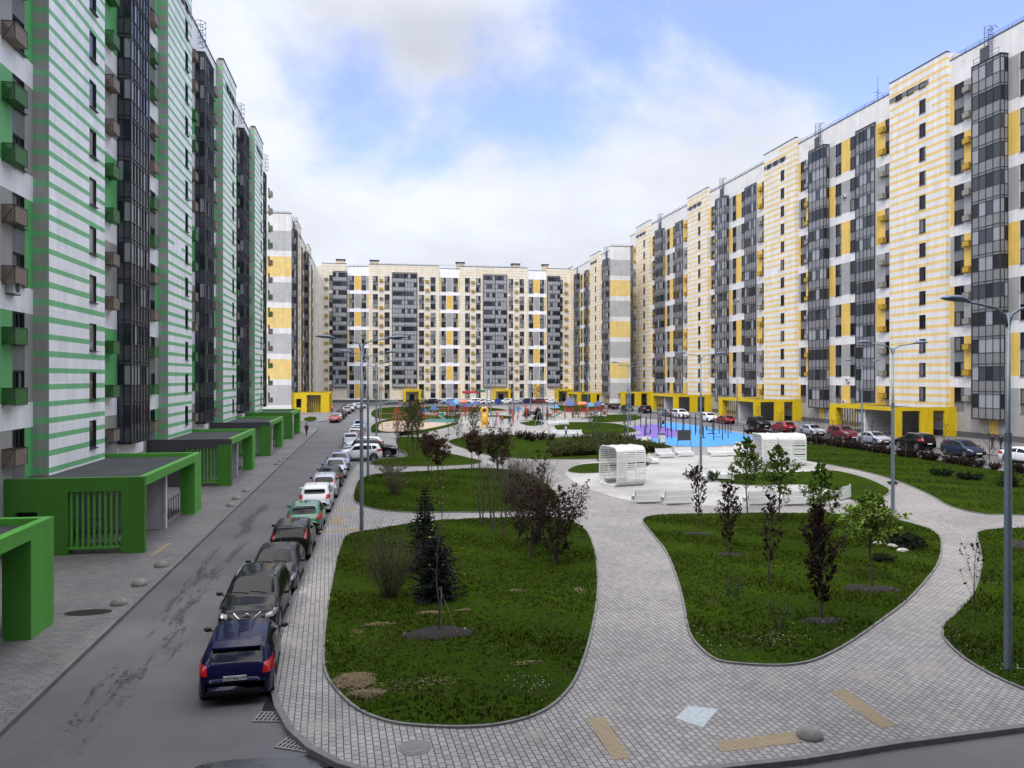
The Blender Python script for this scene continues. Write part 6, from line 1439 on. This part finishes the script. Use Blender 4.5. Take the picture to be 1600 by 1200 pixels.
# ------------------------------------------------------------------ playground
def play_tower(lab, u, v, rz, roof, capm, sc=1, slide=None, h=1.4):
    t = thing('play_tower', lab, 'playground tower', G(u, v, PZ + .03), R(rz), 'playground towers'); t.scale = (sc * .8,) * 3
    for x in (-.8, .8):
        for y in (-.8, .8): m = MB(); m.tube([(x, y, 0), (x, y, 3.0)], .06, 8); m.build('post', 'toy_wood', t)
    m = MB(); m.box(-.85, .85, -.85, .85, h - .06, h); m.build('platform', 'toy_wood', t)
    m = MB()
    for s_ in (-1, 1):
        for k in range(6): m.box(-.7 + k * .27, -.62 + k * .27, s_ * .82 - .02, s_ * .82 + .02, h, h + .8)
        m.box(-.8, .8, s_ * .82 - .03, s_ * .82 + .03, h + .8, h + .88)
    m.build('guard_rail', 'toy_red', t); m = MB()
    if roof == 'cap':
        n = 14; pr = [(0, 3.75), (.7, 3.7), (1.15, 3.4), (1.25, 3.0), (1.0, 2.85), (.0, 2.95)]
        for k in range(len(pr)):
            for j in range(n): a = 2 * math.pi * j / n; m.v.append((pr[k][0] * math.cos(a), pr[k][0] * math.sin(a), pr[k][1] + (.08 * math.sin(5 * a) if 0 < k < 5 else 0)))
        for k in range(len(pr) - 1):
            for j in range(n): a, b = k * n + j, k * n + (j + 1) % n; m.f.append((a, a + n, b + n, b)); m.m.append(0)
        m.build('roof', capm, t, True)
    else:
        P = [(-1.1, -1.1, 2.9), (1.1, -1.1, 2.9), (1.1, 1.1, 2.9), (-1.1, 1.1, 2.9)]; ap = (0, 0, 4.1 if roof == 'pyramid' else 4.9)
        for i in range(4): m.tri(P[i], P[(i + 1) % 4], ap, i % 2)
        m.poly(P[::-1]); m.build('roof', [capm, 'toy_orange' if roof == 'spire' else capm], t)
    if slide:
        m = MB(); L = 3.0
        for i in range(8):
            f0, f1 = i / 8, (i + 1) / 8; z0, z1 = h * (1 - f0) ** 1.2 + .2 * 1, h * (1 - f1) ** 1.2 + .2; x0, x1 = .85 + L * f0, .85 + L * f1
            m.quad((x0, -.35, z0), (x1, -.35, z1), (x1, .35, z1), (x0, .35, z0))
            for y in (-.35, .35): m.quad((x0, y, z0), (x1, y, z1), (x1, y, z1 + .25), (x0, y, z0 + .25))
        m.build('slide', slide, t)
    m = MB()
    for k in range(5): m.tube([(-1.3 + .09 * k, -.35, .25 + k * .27), (-1.3 + .09 * k, .35, .25 + k * .27)], .03, 5)
    for y in (-.35, .35): m.tube([(-1.4, y, 0), (-.85, y, h + .1)], .035, 5)
    m.build('ladder', 'toy_wood', t)
for a in [('play tower with an orange scalloped roof right of the grove', 656, 657, 10, 'cap', 'toy_orange', .95), ('play tower with a blue pyramid roof beside the orange-roofed one', 662, 660, 20, 'pyramid', 'toy_blue', .8), ('play tower with a small blue roof and a pale slide', 678, 657, 40, 'pyramid', 'toy_blue', .85, 'ac_white'),
  ('play tower with a dark blue roof left of the second orange cap', 705, 648, 0, 'pyramid', 'toy_blue', 1.0), ('play tower with an orange cap in front of the back block', 724, 648, 30, 'cap', 'toy_orange', 1.05), ('play tower with a blue roof just right of the orange cap', 731, 650, 15, 'pyramid', 'toy_blue', .85), ('play tower with a blue roof near the striped shop sign', 743, 648, 0, 'pyramid', 'toy_blue', .95),
  ('play tower with an orange and blue spire and a green slide', 889, 656, 170, 'spire', 'toy_blue', 1.15, 'toy_green', 1.6), ('play tower with a blue roof and a yellow slide', 868, 652, 10, 'pyramid', 'toy_cyan', .8, 'toy_yellow'), ('play tower with an orange cap right of the spire tower', 911, 653, 0, 'cap', 'toy_orange', 1.05), ('play tower with a blue roof right of the orange cap', 922, 651, 15, 'pyramid', 'toy_cyan', .9, 'toy_cyan'), ('play tower with a dark blue roof at the right end of the playground', 934, 649, 0, 'pyramid', 'toy_blue', .95)]: play_tower(*a)
for i, (u, v, lab) in enumerate([(690, 655, 'dark climbing frame left of the birches in the playground'), (716, 657, 'dark climbing frame behind the centre lawn tip'), (762, 645, 'dark climbing frame behind the yellow figure'), (800, 648, 'dark climbing frame in the back middle of the playground'), (832, 652, 'dark climbing frame left of the playground pine'), (856, 656, 'dark climbing frame left of the green slide'), (900, 652, 'dark climbing frame between the spire and the orange cap'), (945, 652, 'dark climbing frame right of the last play tower'), (640, 664, 'dark climbing frame on the sand area')]):
    t = thing('climbing_frame', lab, 'climbing frame', G(u, v, PZ + .03), i * .7, 'dark climbing frames'); m = MB(); r_ = random.Random(i)
    for k in range(5): x, y = r_.uniform(-1.6, 1.6), r_.uniform(-1, 1); m.tube([(x, y, 0), (x, y, r_.uniform(1.6, 2.9))], .06, 6)
    m.build('post', 'steel_dark', t); m = MB()
    for k in range(4): z = .6 + k * .5; m.tube([(-1.6, r_.uniform(-1, 1), z), (1.6, r_.uniform(-1, 1), z + r_.uniform(-.3, .3))], .035, 5)
    m.build('bar', r_.choice(['toy_wood', 'steel_dark', 'toy_red']), t)
    m = MB(); m.box(-.8, .5, -.04, .04, .5, 1.2); m.build('panel', r_.choice(['toy_wood', 'canopy_grey', 'toy_green']), t)
def swing(lab, u, v, rz, col, seats=2, w=2.6, h=2.4):
    t = thing('swing_set', lab, 'swing', G(u, v, PZ + .06), R(rz), 'swing sets'); m = MB()
    for x in (-w / 2, w / 2):
        for y in (-.7, .7): m.tube([(x, y, 0), (x, 0, h)], .05, 6)
    m.tube([(-w / 2, 0, h), (w / 2, 0, h)], .05, 6); m.build('frame', col, t)
    for i in range(seats):
        x = -w / 4 + i * w / 2 if seats > 1 else 0; s = MB()
        s.box(x - .25, x + .25, -.12, .12, .5, .54)
        for dx in (-.22, .22): s.tube([(x + dx, 0, .54), (x + dx, 0, h)], .015, 4)
        s.build('swing_seat', 'toy_blue', t)
swing('wooden A-frame swing on the sand area', 606, 671, 30, 'toy_wood', 1); swing('red frame swing behind the sand area', 620, 657, 80, 'toy_red'); swing('grey A-frame swing right of the yellow play figure', 773, 669, 60, 'steel'); swing('red-topped swing frame in the middle of the playground', 788, 665, 0, 'toy_red'); swing('red and yellow swing at the right of the playground', 812, 655, 0, 'toy_red', 2); swing('grey A-frame swing near the right playground benches', 846, 668, 100, 'steel')
t = thing('play_figure', 'yellow climbing figure with a round opening', 'playground figure', G(757, 668, PZ + .03), 0); m = MB()
m.tube([(.5 * math.cos(a), 0, 2.6 + .5 * math.sin(a)) for a in [2 * math.pi * i / 16 for i in range(17)]], .17, 8, cap=False); m.build('ring_head', 'toy_yellow', t, True)
m = MB(); m.ell((0, 0, 1.3), (.62, .4, .9), 14, 10); m.build('body', 'toy_yellow', t, True); m = MB()
for x in (-.4, .4): m.tube([(x, 0, 0), (x * .8, 0, .9)], [.16, .2], 8)
m.build('leg', 'toy_yellow', t)
for i, (u, v, mat, lab) in enumerate([(729, 647, 'toy_red', 'round red play disc left of the centre playground'), (810, 652, 'toy_cyan', 'small blue play roof on a red stem')]):
    t = thing('playground_sign', lab, 'playground panel', G(u, v, PZ + .03)); m = MB(); m.tube([(0, 0, 0), (0, 0, 1.4)], .06, 6); m.build('post', 'toy_red', t); m = MB(); m.tube([(0, -.05, 1.7), (0, .05, 1.7)], .5, 16); m.build('disc', mat, t)
t = thing('play_kiosk', 'light blue rounded playground cabin behind the orange cap', 'playground cabin', G(714, 643, PZ + .03)); m = MB(); m.ell((0, 0, 1.3), (1.6, 1.2, 1.5), 14, 10, 0, -.75); m.build('shell', 'toy_cyan', t, True); m = MB(); m.tube([(0, -1.3, 1.2), (0, -1.0, 1.2)], .5, 14); m.build('opening', 'interior_dark', t)
for u, v, lab, w, mat in [(778, 632, 'blue waste container before the back block', .9, 'toy_blue'), (1034, 693, 'white litter bin at the left front of the blue floor', .35, 'white_paint')]:
    t = thing('litter_bin', lab, 'bin', G(u, v, PZ)); m = MB(); m.box(-w, w, -w * .8, w * .8, .08, 1.1 if w < .5 else 1.5, 0, ''); m.build('container', mat, t); m = MB(); m.box(-w - .04, w + .04, -w * .8 - .04, w * .8 + .04, 1.1 if w < .5 else 1.5, 1.2 if w < .5 else 1.62); m.build('lid', 'steel_dark' if w < .5 else mat, t)
# low pale play walls
for i, (u, v, rz, L_, lab) in enumerate([(690, 648, 5, 7, 'low pale curved seat wall at the left of the playground'), (760, 656, -4, 5, 'low pale seat wall behind the yellow play figure'), (800, 660, 3, 6, 'low pale seat wall in the middle of the playground'), (840, 647, 0, 8, 'low pale seat wall at the back of the playground'), (905, 659, 2, 5, 'low pale seat wall before the orange-capped tower')]):
    t = tag(None or link('seat_wall', None), lab, 'seat wall', 'low pale seat walls') if False else None
    m = MB(); m.box(-L_ / 2, L_ / 2, -.2, .2, 0, .45); m.box(-L_ / 2 - .05, L_ / 2 + .05, -.25, .25, .45, .52); o = m.build('seat_wall', 'white_paint', None, loc=G(u, v, PZ + .02)); o.rotation_euler.z = R(rz); tag(o, lab, 'seat wall', 'low pale seat walls')
# ------------------------------------------------------------------ people
def person(lab, p, rz, top, legs, H=1.72, stride=.22, hair='black_plastic', arm=.15, child=False):
    s = H / 1.72; J = dict(pel=(0, 0, .92), ch=(0, .02, 1.22), nk=(0, .02, 1.46), hd=(0, .04, 1.60), hl=(-.09, 0, .88), hr=(.09, 0, .88), kl=(-.10, stride * .6, .50), kr=(.10, -stride * .2, .50), al=(-.10, stride, .08), ar=(.10, -stride * 1.1, .12), tl=(-.11, stride + .16, .03), tr=(.11, -stride * 1.1 + .15, .04),
        sl=(-.17, .01, 1.40), sr=(.17, .01, 1.40), el=(-.23, -arm * .6, 1.14), er=(.23, arm * .5, 1.14), wl=(-.24, -arm * .3 + .06, .90), wr=(.24, arm + .08, .92), fl=(-.24, -arm * .2 + .10, .80), fr=(.24, arm + .14, .82))
    rad = dict(pel=.135, ch=.14, nk=.055, hd=.095, hl=.095, hr=.095, kl=.062, kr=.062, al=.045, ar=.045, tl=.04, tr=.04, sl=.07, sr=.07, el=.048, er=.048, wl=.034, wr=.034, fl=.035, fr=.035)
    E = [('pel', 'ch'), ('ch', 'nk'), ('nk', 'hd'), ('pel', 'hl'), ('pel', 'hr'), ('hl', 'kl'), ('hr', 'kr'), ('kl', 'al'), ('kr', 'ar'), ('al', 'tl'), ('ar', 'tr'), ('ch', 'sl'), ('ch', 'sr'), ('sl', 'el'), ('sr', 'er'), ('el', 'wl'), ('er', 'wr'), ('wl', 'fl'), ('wr', 'fr')]
    ks = list(J); me = bpy.data.meshes.new('sk'); me.from_pydata([tuple(c * s for c in J[k]) for k in ks], [(ks.index(a), ks.index(b)) for a, b in E], [])
    o = bpy.data.objects.new('sk', me); C.objects.link(o); md = o.modifiers.new('s', 'SKIN'); 
    if not me.skin_vertices: 
        me.attributes  # the modifier reads default radii when no layer exists
    bm = bmesh.new(); bm.from_mesh(me); ly = bm.verts.layers.skin.verify()
    for i, v in enumerate(bm.verts): v[ly].radius = (rad[ks[i]] * s,) * 2; v[ly].use_root = (i == 0)
    bm.to_mesh(me); bm.free(); sd2 = o.modifiers.new('d', 'SUBSURF'); sd2.levels = 2; sd2.render_levels = 2
    dg = bpy.context.evaluated_depsgraph_get(); bme = bpy.data.meshes.new_from_object(o.evaluated_get(dg)).copy(); bpy.data.objects.remove(o)
    bme.materials.clear(); [bme.materials.append(MATS[k]) for k in ('skin', top, legs, 'black_plastic')]
    for f in bme.polygons:
        c = f.center / s; z = c.z; f.use_smooth = True
        f.material_index = 3 if z < .10 else 2 if z < .90 and abs(c.x) < .19 else 0 if (z > 1.47 or (z < .90 and abs(c.x) >= .19)) else 1
    b = link('person', bme, None, p, R(rz)); tag(b, lab, 'person'); bme.name = 'person'
    h = MB(); h.ell((0, .02 * s, 1.655 * s), (.112 * s, .125 * s, .11 * s), 14, 9, 0, -.35); h.build('hair', hair, b, True)
    j = MB(); j.tube([(0, 0, .84 * s), (0, .005, 1.0 * s), (0, .02, 1.22 * s), (0, .02, 1.40 * s), (0, .02, 1.46 * s)], [.175 * s, .17 * s, .175 * s, .16 * s, .07 * s], 14); j.v = [(x * 1.12, y * .82, z) for x, y, z in j.v]; j.build('jacket', top, b, True)
    return b
simple('cloth_black', (.012, .012, .014), .9); simple('cloth_red', (.45, .04, .05), .9); simple('cloth_lilac', (.45, .43, .60), .9); simple('cloth_blue', (.03, .05, .10), .9); simple('cloth_green', (.04, .10, .04), .9); simple('cloth_pink', (.6, .10, .14), .9); simple('cloth_brown', (.10, .04, .03), .9)
for lab, u, v, rz, tp, lg, H_ in [('person in dark brown coat walking on the left sidewalk past the last green canopies', 479, 681, 160, 'cloth_brown', 'cloth_black', 1.75), ('person in a pink top beside the yellow porch', 519, 645, 0, 'cloth_pink', 'cloth_black', 1.7), ('person in black standing left of the sand area', 588, 657, 90, 'cloth_black', 'cloth_black', 1.7),
   ('person in a red top under the red swing frame', 785, 663, 20, 'cloth_red', 'cloth_black', 1.5), ('person in black next to the one in the red top', 796, 664, 200, 'cloth_black', 'cloth_black', 1.7), ('child in a red top near the blue play roof', 809, 659, 90, 'cloth_red', 'cloth_red', 1.1),
   ('person in a lilac top and black trousers walking past the benches', 884, 684, 260, 'cloth_lilac', 'cloth_black', 1.72), ('person in green standing left of the purple floor', 977, 679, 30, 'cloth_green', 'cloth_black', 1.7), ('person in black with a red bag colour detail behind the blue estate car', 1551, 703, 80, 'cloth_black', 'cloth_black', 1.75), ('person in black right of the other walker behind the blue estate car', 1564, 704, 100, 'cloth_black', 'cloth_blue', 1.75), ('child in light clothes at the edge of the right street', 1573, 708, 90, 'cloth_lilac', 'cloth_black', 1.2)]:
    person(lab.replace(' with a red bag colour detail', ' left of the pair'), G(u, v, PZ + .02), rz, tp, lg, H_)
# shop signs on the ground floor of the back block
for u, v, w, col, lab in [(735, 613, 5.5, 'sign_red', 'red shop sign'), (750, 611, 3.2, 'toy_green', 'green shop sign')]:
    m = MB(); m.box(-w / 2, w / 2, -.12, 0, -.3, .3); o = m.build('shop_sign', col, bB.root, loc=(XB(u, YB), YB - .36, 8 - (v - 590) * 256 / 1250)); o['label'] = lab + ' over the ground floor'
